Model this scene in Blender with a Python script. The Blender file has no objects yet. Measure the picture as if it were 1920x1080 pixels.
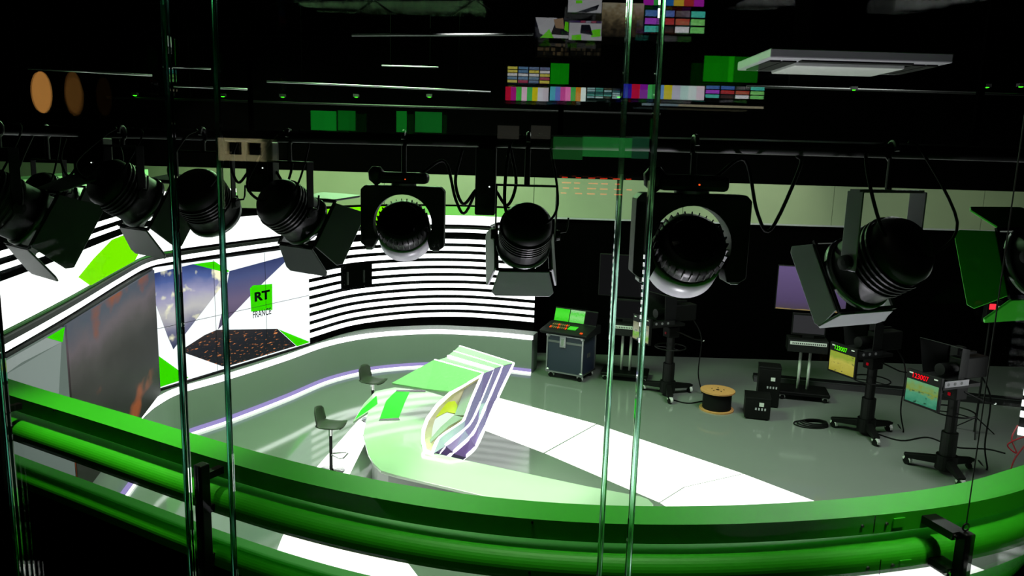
import bpy, bmesh, math, random
from mathutils import Vector as V, Matrix as M
random.seed(7)
C = bpy.context.scene.collection
SC = bpy.context.scene
PI = math.pi

# ------------------------------------------------------------------ camera
FPX, TH, RO, H = 1420.0, math.radians(9.93), math.radians(1.7), 5.2
_F = V((0, math.cos(TH), -math.sin(TH))); _R0 = V((1, 0, 0)); _U0 = V((0, math.sin(TH), math.cos(TH)))
_R = math.cos(RO)*_R0 + math.sin(RO)*_U0
_U = math.cos(RO)*_U0 - math.sin(RO)*_R0
EYE = V((0, 0, H))
cd = bpy.data.cameras.new('camera'); cam = bpy.data.objects.new('camera', cd); C.objects.link(cam)
cd.sensor_width = 36; cd.lens = 36*FPX/1920; cd.clip_start = 0.05; cd.clip_end = 200
cam.matrix_world = M((( _R.x, _U.x, -_F.x, 0), (_R.y, _U.y, -_F.y, 0), (_R.z, _U.z, -_F.z, H), (0, 0, 0, 1)))
SC.camera = cam

# ------------------------------------------------------------------ world, exposure, large lights
w = bpy.data.worlds.new('world'); SC.world = w; w.use_nodes = True
w.node_tree.nodes['Background'].inputs[0].default_value = (0, 0, 0, 1)
w.node_tree.nodes['Background'].inputs[1].default_value = 0
SC.view_settings.view_transform = 'Standard'; SC.view_settings.look = 'None'
SC.view_settings.gamma = 1; SC.view_settings.exposure = 0; SC.view_settings.use_curve_mapping = False
SC.cycles.use_denoising = True
SC.cycles.max_bounces = 8; SC.cycles.transparent_max_bounces = 24
SC.cycles.diffuse_bounces = 3; SC.cycles.glossy_bounces = 4; SC.cycles.transmission_bounces = 8
SC.cycles.sample_clamp_indirect = 4; SC.cycles.caustics_reflective = False; SC.cycles.caustics_refractive = False

def area(name, loc, target, size, energy, color, sy=None, spread=PI):
    l = bpy.data.lights.new(name, 'AREA'); l.energy = energy; l.color = color; l.size = size
    if sy: l.shape = 'RECTANGLE'; l.size_y = sy
    l.spread = spread
    o = bpy.data.objects.new(name, l); C.objects.link(o); o.location = loc
    o.rotation_euler = (V(target)-V(loc)).to_track_quat('-Z', 'Y').to_euler()
    return o
def spot(name, loc, target, energy, color, ang, blend=.6, r=.12):
    l = bpy.data.lights.new(name, 'SPOT'); l.energy = energy; l.color = color
    l.spot_size = math.radians(ang); l.spot_blend = blend; l.shadow_soft_size = r
    o = bpy.data.objects.new(name, l); C.objects.link(o); o.location = loc
    o.rotation_euler = (V(target)-V(loc)).to_track_quat('-Z', 'Y').to_euler()
    return o
area('added_fill_set', (-2.2, 12.5, 7.6), (-2.2, 12.9, 0), 3.2, 1150, (.5, 1.0, .45))  # added overhead fill tinting set, desk and floor green; no lamp modelled
area('added_fill_floor', (5.0, 11.5, 7.6), (5.0, 12.2, 0), 3.0, 620, (.95, 1.0, .95))  # added neutral fill for the grey side of the floor
spot('added_desk_key', (-.6, 7.2, 7.4), (0, 10.1, .7), 2600, (1, 1, .93), 26, .7)  # desk, wall and ring washes are added light, not modelled lamps
spot('added_wall_wash_center', (-.9, 15.4, 6.9), (-1.4, 19.6, 4.3), 520, (.95, 1, .78), 70, .9)
spot('wall_wash_set', (-5.5, 16.0, 6.9), (-5.8, 19.6, 4.3), 520, (.85, 1, .65), 90, .9)
spot('wall_wash_curtain', (6.2, 16.4, 6.6), (6.3, 19.6, 4.1), 260, (.9, 1, .72), 60, .9)
spot('wall_wash_far', (11.5, 15.5, 6.6), (11.5, 19.6, 4.1), 110, (.8, 1, .65), 70, .9)
spot('ring_wash_a', (-1.75, 3.15, 7.4), (-1.75, 3.2, 4.0), 760, (1, 1, .6), 30, .9)
area('ring_wash_c', (.2, 2.25, 6.8), (.2, 2.4, 4.0), 2.4, 6, (1, 1, .8), .15, math.radians(50))
spot('added_ring_wash_b', (1.9, 1.95, 6.7), (1.85, 2.62, 4.0), 300, (1, 1, .8), 36, .9)
spot('added_uplight', (.8, 4.6, .5), (.9, 3.5, 5.0), 850, (.97, .9, 1), 85, .8)  # added unseen fill brightening the undersides of the hanging lights

# ------------------------------------------------------------------ pixel helpers (1920x1080 frame) -> points on known heights / depths
def ray(x, y): return _F*FPX + _R*(x-960) - _U*(y-540)
def atz(x, y, z):
    d = ray(x, y); return EYE + d*((z-H)/d.z)
def aty(x, y, Y):
    d = ray(x, y); return EYE + d*(Y/d.y)
def onpl(x, y, p, n):
    d = ray(x, y); return EYE + d*((p-EYE).dot(n)/d.dot(n))

# ------------------------------------------------------------------ materials
def lin(c):
    if isinstance(c, str):
        c = c.lstrip('#'); c = tuple(int(c[i:i+2], 16)/255 for i in (0, 2, 4))
    return tuple(v/12.92 if v <= .04045 else ((v+.055)/1.055)**2.4 for v in c)
def mat(name, col, rough=.5, metal=0, var=.12, scale=14, bump=.0, spec=.5, coat=0):
    m = bpy.data.materials.new(name); m.use_nodes = True; nt = m.node_tree; b = nt.nodes['Principled BSDF']
    c = lin(col)
    tc = nt.nodes.new('ShaderNodeTexCoord'); nz = nt.nodes.new('ShaderNodeTexNoise')
    nz.inputs['Scale'].default_value = scale; nz.inputs['Detail'].default_value = 4
    nt.links.new(tc.outputs['Object'], nz.inputs['Vector'])
    mx = nt.nodes.new('ShaderNodeMix'); mx.data_type = 'RGBA'
    mx.inputs[6].default_value = (*[v*(1-var) for v in c], 1); mx.inputs[7].default_value = (*[min(1, v*(1+var)) for v in c], 1)
    nt.links.new(nz.outputs['Fac'], mx.inputs[0]); nt.links.new(mx.outputs[2], b.inputs['Base Color'])
    b.inputs['Roughness'].default_value = rough; b.inputs['Metallic'].default_value = metal
    b.inputs['Specular IOR Level'].default_value = spec
    if coat: b.inputs['Coat Weight'].default_value = coat; b.inputs['Coat Roughness'].default_value = .04
    if bump:
        bp = nt.nodes.new('ShaderNodeBump'); bp.inputs['Strength'].default_value = bump; bp.inputs['Distance'].default_value = .01
        nt.links.new(nz.outputs['Fac'], bp.inputs['Height']); nt.links.new(bp.outputs[0], b.inputs['Normal'])
    return m
def emit(name, col, s=1.0, rough=.4):
    m = bpy.data.materials.new(name); m.use_nodes = True; b = m.node_tree.nodes['Principled BSDF']
    c = lin(col); b.inputs['Base Color'].default_value = (0, 0, 0, 1); b.inputs['Roughness'].default_value = rough
    b.inputs['Specular IOR Level'].default_value = 0; b.inputs['Emission Color'].default_value = (*c, 1); b.inputs['Emission Strength'].default_value = s
    return m
def emit_ramp(name, stops, s=1, coord='Generated', axis=2, const=False, noise=0, nscale=6, lights=None):
    """a picture: colour ramp along one axis, disturbed by noise, with optional scattered light points"""
    m = bpy.data.materials.new(name); m.use_nodes = True; nt = m.node_tree; b = nt.nodes['Principled BSDF']
    tc = nt.nodes.new('ShaderNodeTexCoord'); sp = nt.nodes.new('ShaderNodeSeparateXYZ'); nt.links.new(tc.outputs[coord], sp.inputs[0])
    val = sp.outputs[axis]
    if noise:
        nz = nt.nodes.new('ShaderNodeTexNoise'); nz.inputs['Scale'].default_value = nscale; nz.inputs['Detail'].default_value = 5
        nt.links.new(tc.outputs[coord], nz.inputs['Vector'])
        a = nt.nodes.new('ShaderNodeMath'); a.operation = 'MULTIPLY_ADD'; a.inputs[1].default_value = noise; nt.links.new(nz.outputs['Fac'], a.inputs[0])
        a2 = nt.nodes.new('ShaderNodeMath'); a2.operation = 'SUBTRACT'; nt.links.new(val, a2.inputs[0]); a2.inputs[1].default_value = noise*.5
        nt.links.new(a2.outputs[0], a.inputs[2]); val = a.outputs[0]
    cr = nt.nodes.new('ShaderNodeValToRGB'); e = cr.color_ramp
    if const: e.interpolation = 'CONSTANT'
    while len(e.elements) < len(stops): e.elements.new(.5)
    for el, (p, c) in zip(e.elements, sorted(stops, key=lambda q: q[0])): el.position = p; el.color = (*lin(c), 1)
    nt.links.new(val, cr.inputs[0]); out = cr.outputs[0]
    if lights:
        col, sc, thr = lights
        vz = nt.nodes.new('ShaderNodeTexNoise'); vz.inputs['Scale'].default_value = sc; vz.inputs['Detail'].default_value = 3
        nt.links.new(tc.outputs[coord], vz.inputs['Vector'])
        mp = nt.nodes.new('ShaderNodeMapRange'); mp.inputs[1].default_value = thr; mp.inputs[2].default_value = thr+.1
        nt.links.new(vz.outputs['Fac'], mp.inputs[0])
        mx = nt.nodes.new('ShaderNodeMix'); mx.data_type = 'RGBA'; nt.links.new(mp.outputs[0], mx.inputs[0]); nt.links.new(out, mx.inputs[6])
        mx.inputs[7].default_value = (*lin(col), 1); out = mx.outputs[2]
    b.inputs['Base Color'].default_value = (.005, .005, .005, 1); b.inputs['Roughness'].default_value = .5; b.inputs['Specular IOR Level'].default_value = .08
    nt.links.new(out, b.inputs['Emission Color']); b.inputs['Emission Strength'].default_value = s
    return m
def emit_cells(name, cols, s=1, sx=5, sz=4):
    """multiviewer: small tiles of different colours"""
    m = bpy.data.materials.new(name); m.use_nodes = True; nt = m.node_tree; b = nt.nodes['Principled BSDF']
    tc = nt.nodes.new('ShaderNodeTexCoord'); mp = nt.nodes.new('ShaderNodeMapping'); mp.inputs['Scale'].default_value = (sx, 1, sz)
    nt.links.new(tc.outputs['Generated'], mp.inputs[0])
    fl = nt.nodes.new('ShaderNodeVectorMath'); fl.operation = 'FLOOR'; nt.links.new(mp.outputs[0], fl.inputs[0])
    wn = nt.nodes.new('ShaderNodeTexWhiteNoise'); nt.links.new(fl.outputs[0], wn.inputs['Vector'])
    cr = nt.nodes.new('ShaderNodeValToRGB'); cr.color_ramp.interpolation = 'CONSTANT'; e = cr.color_ramp
    while len(e.elements) < len(cols): e.elements.new(.5)
    for i, (el, c) in enumerate(zip(e.elements, cols)): el.position = i/len(cols); el.color = (*lin(c), 1)
    nt.links.new(wn.outputs['Value'], cr.inputs[0])
    fr = nt.nodes.new('ShaderNodeVectorMath'); fr.operation = 'FRACTION'; nt.links.new(mp.outputs[0], fr.inputs[0])
    sp = nt.nodes.new('ShaderNodeSeparateXYZ'); nt.links.new(fr.outputs[0], sp.inputs[0])
    g1 = nt.nodes.new('ShaderNodeMath'); g1.operation = 'GREATER_THAN'; g1.inputs[1].default_value = .1; nt.links.new(sp.outputs[0], g1.inputs[0])
    g2 = nt.nodes.new('ShaderNodeMath'); g2.operation = 'GREATER_THAN'; g2.inputs[1].default_value = .22; nt.links.new(sp.outputs[2], g2.inputs[0])
    g = nt.nodes.new('ShaderNodeMath'); g.operation = 'MULTIPLY'; nt.links.new(g1.outputs[0], g.inputs[0]); nt.links.new(g2.outputs[0], g.inputs[1])
    st = nt.nodes.new('ShaderNodeMath'); st.operation = 'MULTIPLY'; st.inputs[1].default_value = s; nt.links.new(g.outputs[0], st.inputs[0])
    nz = nt.nodes.new('ShaderNodeTexNoise'); nz.inputs['Scale'].default_value = 22; nt.links.new(tc.outputs['Generated'], nz.inputs['Vector'])
    mm = nt.nodes.new('ShaderNodeMath'); mm.operation = 'MULTIPLY'; nt.links.new(st.outputs[0], mm.inputs[0]); nt.links.new(nz.outputs['Fac'], mm.inputs[1])
    nt.links.new(cr.outputs[0], b.inputs['Emission Color']); nt.links.new(mm.outputs[0], b.inputs['Emission Strength'])
    b.inputs['Base Color'].default_value = (.01, .01, .01, 1)
    return m
def pane_mat(name, refl, tint):
    m = bpy.data.materials.new(name); m.use_nodes = True; nt = m.node_tree; nt.nodes.clear()
    o = nt.nodes.new('ShaderNodeOutputMaterial'); mx = nt.nodes.new('ShaderNodeMixShader')
    t = nt.nodes.new('ShaderNodeBsdfTransparent'); t.inputs[0].default_value = (*tint, 1)
    g = nt.nodes.new('ShaderNodeBsdfGlossy'); g.inputs['Roughness'].default_value = 0
    lw = nt.nodes.new('ShaderNodeFresnel'); lw.inputs[0].default_value = 1.45
    ad = nt.nodes.new('ShaderNodeMath'); ad.operation = 'MULTIPLY'; ad.inputs[1].default_value = refl; nt.links.new(lw.outputs[0], ad.inputs[0]); ad.use_clamp = True
    nt.links.new(ad.outputs[0], mx.inputs[0]); nt.links.new(t.outputs[0], mx.inputs[1]); nt.links.new(g.outputs[0], mx.inputs[2])
    nt.links.new(mx.outputs[0], o.inputs[0])
    return m
def glass_mat(name, tint, ior=1.5, rough=.02):
    m = bpy.data.materials.new(name); m.use_nodes = True; nt = m.node_tree; nt.nodes.clear()
    o = nt.nodes.new('ShaderNodeOutputMaterial'); g = nt.nodes.new('ShaderNodeBsdfGlass')
    g.inputs['Color'].default_value = (*tint, 1); g.inputs['Roughness'].default_value = rough; g.inputs['IOR'].default_value = ior
    nt.links.new(g.outputs[0], o.inputs[0]); return m

MT = dict(
    black=mat('black paint', '#080808', .5, spec=.2), matte=mat('matte black drape', '#030303', .95, spec=0), black2=mat('satin black metal', '#0b0b0b', .45, spec=.28),
    dark=mat('charcoal plastic', '#131314', .5, spec=.25), rubber=mat('rubber', '#0a0a0a', .8, spec=.2),
    alu=mat('brushed aluminium', '#a9a9ac', .35, 1), chrome=mat('chrome', '#dddddd', .12, 1), steel=mat('grey steel', '#77787a', .4, .8),
    lgrey=mat('light grey enamel', '#b5b0ba', .4), white=mat('white plastic', '#d8d8d6', .5), mgrey=mat('mid grey enamel', '#6d6c6f', .45),
    floor=mat('glossy grey studio floor', '#777c77', .075, 0, .05, 1.2, spec=.6),
    plinth=mat('grey lacquered panel', '#7d827f', .42, 0, .04, 3), beige=mat('pale khaki wall', '#a3ab8e', .8, 0, .06, 2, .05),
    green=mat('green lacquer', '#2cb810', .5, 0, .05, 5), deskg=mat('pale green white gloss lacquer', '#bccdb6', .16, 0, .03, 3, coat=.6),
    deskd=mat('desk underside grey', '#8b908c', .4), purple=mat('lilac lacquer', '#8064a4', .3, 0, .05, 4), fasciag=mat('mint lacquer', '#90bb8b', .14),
    inlay=mat('bright green painted reflection', '#0ce000', .45, 0, .03, spec=.2), dark_reflection=mat('black painted reflection', '#0b120b', .08), lime=mat('lime panel', '#d8f02a', .4),  # first two: reflections of the screens painted onto the desktop
    stool=mat('dark olive shell', '#34382f', .5), navy=mat('navy laminate', '#232a3d', .45), ply=mat('birch plywood', '#c08a52', .6, 0, .25, 20),
    wood=mat('dull plywood edge', '#8a6a40', .7, 0, .25, 30), red=mat('red cable', '#a01020', .5), gold=mat('warm lamp shade', '#b98a4a', .6),
    cream=mat('cream painted panel', '#cfc8a4', .7),
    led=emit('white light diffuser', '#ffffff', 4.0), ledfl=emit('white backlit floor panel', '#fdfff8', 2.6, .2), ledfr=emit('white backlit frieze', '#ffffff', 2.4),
    ledgr=emit('lime backlit frieze', '#86ff00', 1.15), ledgs=emit('soft green backlit frieze', '#8df06a', 1.0), ledli=emit('lilac base light', '#b7a6ea', 1.0),
    ledcap=emit('pale backlit cap', '#f3fff0', 1.3), scr_white=emit('screen white', '#f7fbff', 1.5), scr_green=emit('screen green', '#3ff000', 1.05), scr_black=emit('screen black', '#0b160b', .6),
    scr_grey=emit('screen lettering grey', '#3c3c3c', .7),
    scr_sky=emit_ramp('screen dusk sky', [(0, '#20284a'), (.25, '#6c6a86'), (.45, '#b8b2b4'), (.62, '#9a94b4'), (.82, '#4a5a94'), (1, '#1d2f66')], 1.5, noise=.3, nscale=3, lights=('#f6efc8', 4, .56)),
    scr_sky2=emit_ramp('screen violet sky', [(0, '#5a4a6a'), (.4, '#7c6a8c'), (.75, '#525a90'), (1, '#28346e')], 1, noise=.15, nscale=3),
    scr_city=emit_ramp('screen city at night', [(0, '#14141c'), (.6, '#23222e'), (1, '#3a2f33')], 1, noise=.3, nscale=8, lights=('#ff9a5a', 22, .6)),
    scr_side=emit_ramp('screen smoky city', [(0, '#15130f'), (.35, '#1f1c1a'), (.55, '#322e2c'), (.72, '#4c4545'), (.85, '#6a5c64'), (1, '#4a5062')], 1.0, noise=.55, nscale=2.6, lights=('#9c4a1a', 2.6, .6)),
    scr_pale=emit('screen pale grey', '#a9b6b0', .8), scr_pale2=emit('screen grey', '#8b9a92', .7), scr_pale3=emit('screen silver', '#bcc6c2', .8),
    tv=emit_ramp('violet television picture', [(0, '#c8a860'), (.03, '#5c4c60'), (.2, '#64507c'), (1, '#7d659c')], .75, noise=.06),
    tvdim=emit('idle grey screen', '#3a393c', .9), tvoff=emit('standby screen', '#161617', .9),
    cg1=emit_ramp('console touchscreen picture', [(0, '#38e018'), (.5, '#58f83c'), (1, '#40f024')], 1, noise=.8, nscale=9),
    cg2=emit_ramp('console touchscreen list', [(0, '#60e84c'), (.45, '#9cf58c'), (.7, '#52e83a'), (1, '#b8e8b0')], 1, noise=.9, nscale=14),
    picy=emit_ramp('prompter map yellow', [(0, '#b9ae3e'), (.5, '#d4c858'), (.8, '#9fb43c'), (1, '#a8b83a')], .9, noise=.8, nscale=3, lights=('#54483a', 6, .62)),
    picg=emit_ramp('prompter map green', [(0, '#3c9a78'), (.4, '#5fb890'), (.6, '#9cae42'), (1, '#7cc48c')], .75, noise=.9, nscale=4, lights=('#20503a', 5, .6)),
    picw=emit_ramp('prompter map pale', [(0, '#b8b48c'), (.3, '#8ad048'), (.5, '#cfd0b4'), (1, '#9a9a78')], .8, noise=.7, nscale=4, lights=('#5c648a', 5, .58)),
    ledred=emit('red digits', '#ff1020', 1.6), ledgreen=emit('green digits', '#5cff10', 1.4), ledwhite=emit('white indicator', '#f5fff5', 1.5), ledorange=emit('orange indicator', '#ff5a20', 1.2),
    lens=mat('dark glass lens', '#0a0f0a', .04, 0, .02, spec=.8), lens2=mat('ribbed fresnel lens', '#4a4f3e', .1, 0, .1, spec=.8),
    pane_a=pane_mat('reflective window glass', 2.6, (.97, .985, .975)), pane_b=pane_mat('clear window glass', .25, (.975, .985, .98)),
    edge=glass_mat('polished glass edge', (.6, .8, .7), rough=.1), edged=glass_mat('polished dark glass edge', (.18, .4, .32), rough=.1), dgreen=mat('dark green reveal', '#1c5a10', .5),
)

# ------------------------------------------------------------------ mesh helpers
def obj(name, bm, m, parent=None, loc=None, smooth=False, bevel=0, solid=0):
    me = bpy.data.meshes.new(name); bmesh.ops.recalc_face_normals(bm, faces=bm.faces[:]); bm.to_mesh(me); bm.free()
    me.materials.append(MT[m] if isinstance(m, str) else m)
    if smooth:
        for p in me.polygons: p.use_smooth = True
    o = bpy.data.objects.new(name, me); C.objects.link(o)
    if parent: o.parent = parent
    if loc is not None: o.location = loc
    if solid:
        md = o.modifiers.new('solid', 'SOLIDIFY'); md.thickness = solid; md.offset = -1
    if bevel:
        md = o.modifiers.new('bevel', 'BEVEL'); md.width = bevel; md.segments = 2; md.limit_method = 'ANGLE'; md.angle_limit = .7
    return o
def tag(o, label=None, cat=None, group=None, kind=None):
    if label: o['label'] = label
    if cat: o['category'] = cat
    if group: o['group'] = group
    if kind: o['kind'] = kind
    return o
def thing(name, label, cat, loc=(0, 0, 0), rz=0, group=None):
    o = bpy.data.objects.new(name, None); C.objects.link(o); o.location = loc; o.rotation_euler = (0, 0, rz); o.empty_display_size = .1
    return tag(o, label, cat, group)
I4 = M.Identity(4)
def T(x, y, z): return M.Translation((x, y, z))
def RX(a): return M.Rotation(a, 4, 'X')
def RY(a): return M.Rotation(a, 4, 'Y')
def RZ(a): return M.Rotation(a, 4, 'Z')
def nb(): return bmesh.new()
def box(bm, x0, x1, y0, y1, z0, z1, m=I4):
    vs = [bm.verts.new(m @ V(p)) for p in ((x0,y0,z0),(x1,y0,z0),(x1,y1,z0),(x0,y1,z0),(x0,y0,z1),(x1,y0,z1),(x1,y1,z1),(x0,y1,z1))]
    for f in ((0,3,2,1),(4,5,6,7),(0,1,5,4),(1,2,6,5),(2,3,7,6),(3,0,4,7)): bm.faces.new([vs[i] for i in f])
    return bm
def bx(x0, x1, y0, y1, z0, z1, m=I4): return box(nb(), x0, x1, y0, y1, z0, z1, m)
def lathe(bm, prof, n=24, m=I4, cap=True):
    """prof: (radius, z) pairs, around local Z"""
    rows = []
    for r, z in prof:
        rows.append([bm.verts.new(m @ V((r*math.cos(2*PI*i/n), r*math.sin(2*PI*i/n), z))) for i in range(n)])
    for a, b in zip(rows, rows[1:]):
        for i in range(n): bm.faces.new((a[i], a[(i+1) % n], b[(i+1) % n], b[i]))
    if cap:
        bm.faces.new(rows[0][::-1]); bm.faces.new(rows[-1])
    return bm
def cyl(bm, r, z0, z1, n=20, m=I4): return lathe(bm, [(r, z0), (r, z1)], n, m)
def prism(bm, pts, z0, z1, m=I4):
    a = [bm.verts.new(m @ V((p[0], p[1], z0))) for p in pts]; b = [bm.verts.new(m @ V((p[0], p[1], z1))) for p in pts]
    n = len(pts)
    bm.faces.new(a[::-1]); bm.faces.new(b)
    for i in range(n): bm.faces.new((a[i], a[(i+1) % n], b[(i+1) % n], b[i]))
    return bm
def tube(bm, pts, r, n=8, closed=False):
    pts = [V(p) for p in pts]; N = len(pts); rows = []
    up = V((0, 0, 1)); prev = None
    for i, p in enumerate(pts):
        t = (pts[(i+1) % N]-pts[i-1]) if closed else (pts[min(i+1, N-1)]-pts[max(i-1, 0)])
        if t.length < 1e-9: t = V((0, 0, 1))
        t.normalize()
        if prev is None:
            a = t.cross(up)
            if a.length < .05: a = t.cross(V((1, 0, 0)))
        else: a = prev - t*prev.dot(t)
        a.normalize(); prev = a; b = t.cross(a)
        rr = r[i] if isinstance(r, (list, tuple)) else r
        rows.append([bm.verts.new(p + (a*math.cos(2*PI*k/n) + b*math.sin(2*PI*k/n))*rr) for k in range(n)])
    for i in range(N if closed else N-1):
        a, b = rows[i], rows[(i+1) % N]
        for k in range(n): bm.faces.new((a[k], a[(k+1) % n], b[(k+1) % n], b[k]))
    if not closed: bm.faces.new(rows[0][::-1]); bm.faces.new(rows[-1])
    return bm
def crom(pts, n=8):
    pts = [V(p) for p in pts]; P = [2*pts[0]-pts[1]] + pts + [2*pts[-1]-pts[-2]]; out = []
    for i in range(1, len(P)-2):
        a, b, c, d = P[i-1:i+3]
        for k in range(n):
            t = k/n
            out.append(.5*((2*b) + (c-a)*t + (2*a-5*b+4*c-d)*t*t + (3*b-a-3*c+d)*t**3))
    out.append(pts[-1]); return out
def sweep(bm, path, prof, z=0):
    """path: plan points; prof: closed (n, z) polygon, n measured along the left normal of the path"""
    N = len(path); rows = []
    for i, p in enumerate(path):
        t = V(path[min(i+1, N-1)])-V(path[max(i-1, 0)]); t = V((t.x, t.y, 0)).normalized(); nn = V((-t.y, t.x, 0))
        rows.append([bm.verts.new(V((p[0], p[1], z)) + nn*a + V((0, 0, b))) for a, b in prof])
    k = len(prof)
    for a, b in zip(rows, rows[1:]):
        for i in range(k): bm.faces.new((a[i], a[(i+1) % k], b[(i+1) % k], b[i]))
    bm.faces.new(rows[0][::-1]); bm.faces.new(rows[-1])
    return bm
def text_mesh(s, size, m, bold=0.0):
    cu = bpy.data.curves.new('lettering', 'FONT'); cu.body = s; cu.size = size; cu.offset = bold; cu.extrude = .001
    o = bpy.data.objects.new('lettering', cu); C.objects.link(o)
    dg = bpy.context.evaluated_depsgraph_get(); me = bpy.data.meshes.new_from_object(o.evaluated_get(dg))
    bpy.data.objects.remove(o); me.materials.clear(); me.materials.append(MT[m]); return me

# ================================================================== SETTING
def struct(name, bm, m, **k): return tag(obj(name, bm, m, **k), kind='structure')
struct('floor', bx(-15, 16, 4.2, 20.2, -.2, 0), 'floor')
wb = struct('wall_back', bx(-15, 16, 19.75, 19.95, 0, 9), 'matte')
bw = -14.9
for i in range(8):      # khaki acoustic panels, joints between them
    x0 = bw + i*3.85
    obj('wall_panel', bx(x0, x0+3.835, 19.6, 19.75, 3.66, 4.66), 'beige', wb)
obj('trim_rail', bx(.6, 15.9, 19.55, 19.6, 3.62, 3.66), 'lgrey', wb)
struct('wall_left', bx(-15.2, -15, 4, 20, 0, 9), 'matte')
struct('wall_right', bx(16, 16.2, 4, 20, 0, 9), 'matte')
struct('ceiling', bx(-15.2, 16.2, 1.5, 20, 9, 9.2), 'matte')
# control room behind the window
struct('wall_control_room', bx(-7, 7, -4.75, -4.6, 3.7, 8.2), 'matte')
struct('floor_control_room', bx(-7, 7, -4.6, 1.3, 3.5, 3.7), 'matte')
struct('ceiling_control_room', bx(-7, 7, -4.6, 1.4, 8.0, 8.2), 'matte')

# backlit floor panels: white shapes let into the floor
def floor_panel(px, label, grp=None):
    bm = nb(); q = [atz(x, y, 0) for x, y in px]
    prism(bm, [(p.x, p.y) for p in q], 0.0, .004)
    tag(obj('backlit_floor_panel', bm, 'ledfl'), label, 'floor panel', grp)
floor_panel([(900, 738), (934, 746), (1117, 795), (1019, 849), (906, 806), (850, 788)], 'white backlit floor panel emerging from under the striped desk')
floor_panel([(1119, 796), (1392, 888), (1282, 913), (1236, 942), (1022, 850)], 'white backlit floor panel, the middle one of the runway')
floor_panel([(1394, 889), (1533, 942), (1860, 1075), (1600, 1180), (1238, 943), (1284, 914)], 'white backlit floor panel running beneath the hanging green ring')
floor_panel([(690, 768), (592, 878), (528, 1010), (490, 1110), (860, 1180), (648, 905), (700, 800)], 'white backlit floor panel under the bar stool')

# ================================================================== SET WALL
W = crom([(.56, 18.55, 0), (-.5, 18.85, 0), (-1.4, 18.95, 0), (-2.5, 18.65, 0), (-3.66, 17.75, 0), (-4.3, 16.5, 0), (-4.7, 15.44, 0), (-5.34, 13.9, 0),
          (-5.75, 12.75, 0), (-5.85, 12.0, 0), (-5.55, 10.55, 0), (-5.05, 8.46, 0), (-4.68, 6.72, 0), (-4.4, 5.2, 0)], 12)
AL = [0]
for a, b in zip(W, W[1:]): AL.append(AL[-1] + (b-a).length)
def wpos(s):
    s = max(0, min(AL[-1]-1e-6, s))
    for i in range(len(W)-1):
        if AL[i+1] >= s: return W[i].lerp(W[i+1], (s-AL[i])/(AL[i+1]-AL[i]))
def s_at_px(px, z):
    """arc length where the wall line at height z is seen at column px"""
    best = None
    for k in range(1200):
        s = AL[-1]*k/1199; p = wpos(s); q = V((p.x, p.y, z))-EYE; x = 960+FPX*q.dot(_R)/q.dot(_F)
        if best is None or abs(x-px) < best[0]: best = (abs(x-px), s)
    return best[1]
def wpath(s0, s1, st=.14):
    n = max(2, int((s1-s0)/st)); return [wpos(s0+(s1-s0)*i/n) for i in range(n+1)]
# path runs right -> left, its left normal points to the room centre side or away? room side is +n here (checked below)
_t = (W[30]-W[28]).normalized(); _n = V((-_t.y, _t.x, 0)); SGN = 1 if _n.dot(V((-1, 12, 0))-W[29]) > 0 else -1
def rp(n0, n1, z0, z1): return [(SGN*n0, z0), (SGN*n1, z0), (SGN*n1, z1), (SGN*n0, z1)]
sL = AL[-1]; s582 = s_at_px(584, 2.0)
setw = thing('striped_set_wall', 'curved black studio set wall with rows of white light strips', 'set wall', wpos(0))
def wl(root): return -V(root.location)
obj('backing', sweep(nb(), wpath(0, s582+.2), rp(-.16, -.06, .85, 3.42)), 'matte', setw, wl(setw))
for k in range(11):
    z = 1.14 + .189*k
    segs = [(0, s582)]
    if k in (5, 6, 7): segs = [(0, s_at_px(699, z)), (s_at_px(642, z), s582)]
    if k in (8, 9, 10): segs = [(0, s_at_px(640, z))]
    for a, b in segs:
        obj('light_strip', sweep(nb(), wpath(a, b), rp(-.06, -.045, z-.053, z+.053)), 'led', setw, wl(setw), bevel=.007)
sA, sB = s_at_px(700, 2.1), s_at_px(642, 2.1)
obj('camera_hatch', sweep(nb(), wpath(sA+.03, sB-.03), rp(-.06, -.02, 1.98, 2.56)), 'matte', setw, wl(setw))
for a in (sA+.25, sB-.2): obj('hatch_handle', sweep(nb(), wpath(a, a+.04, .02), rp(-.02, .01, 2.1, 2.4)), 'dark', setw, wl(setw))
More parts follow.
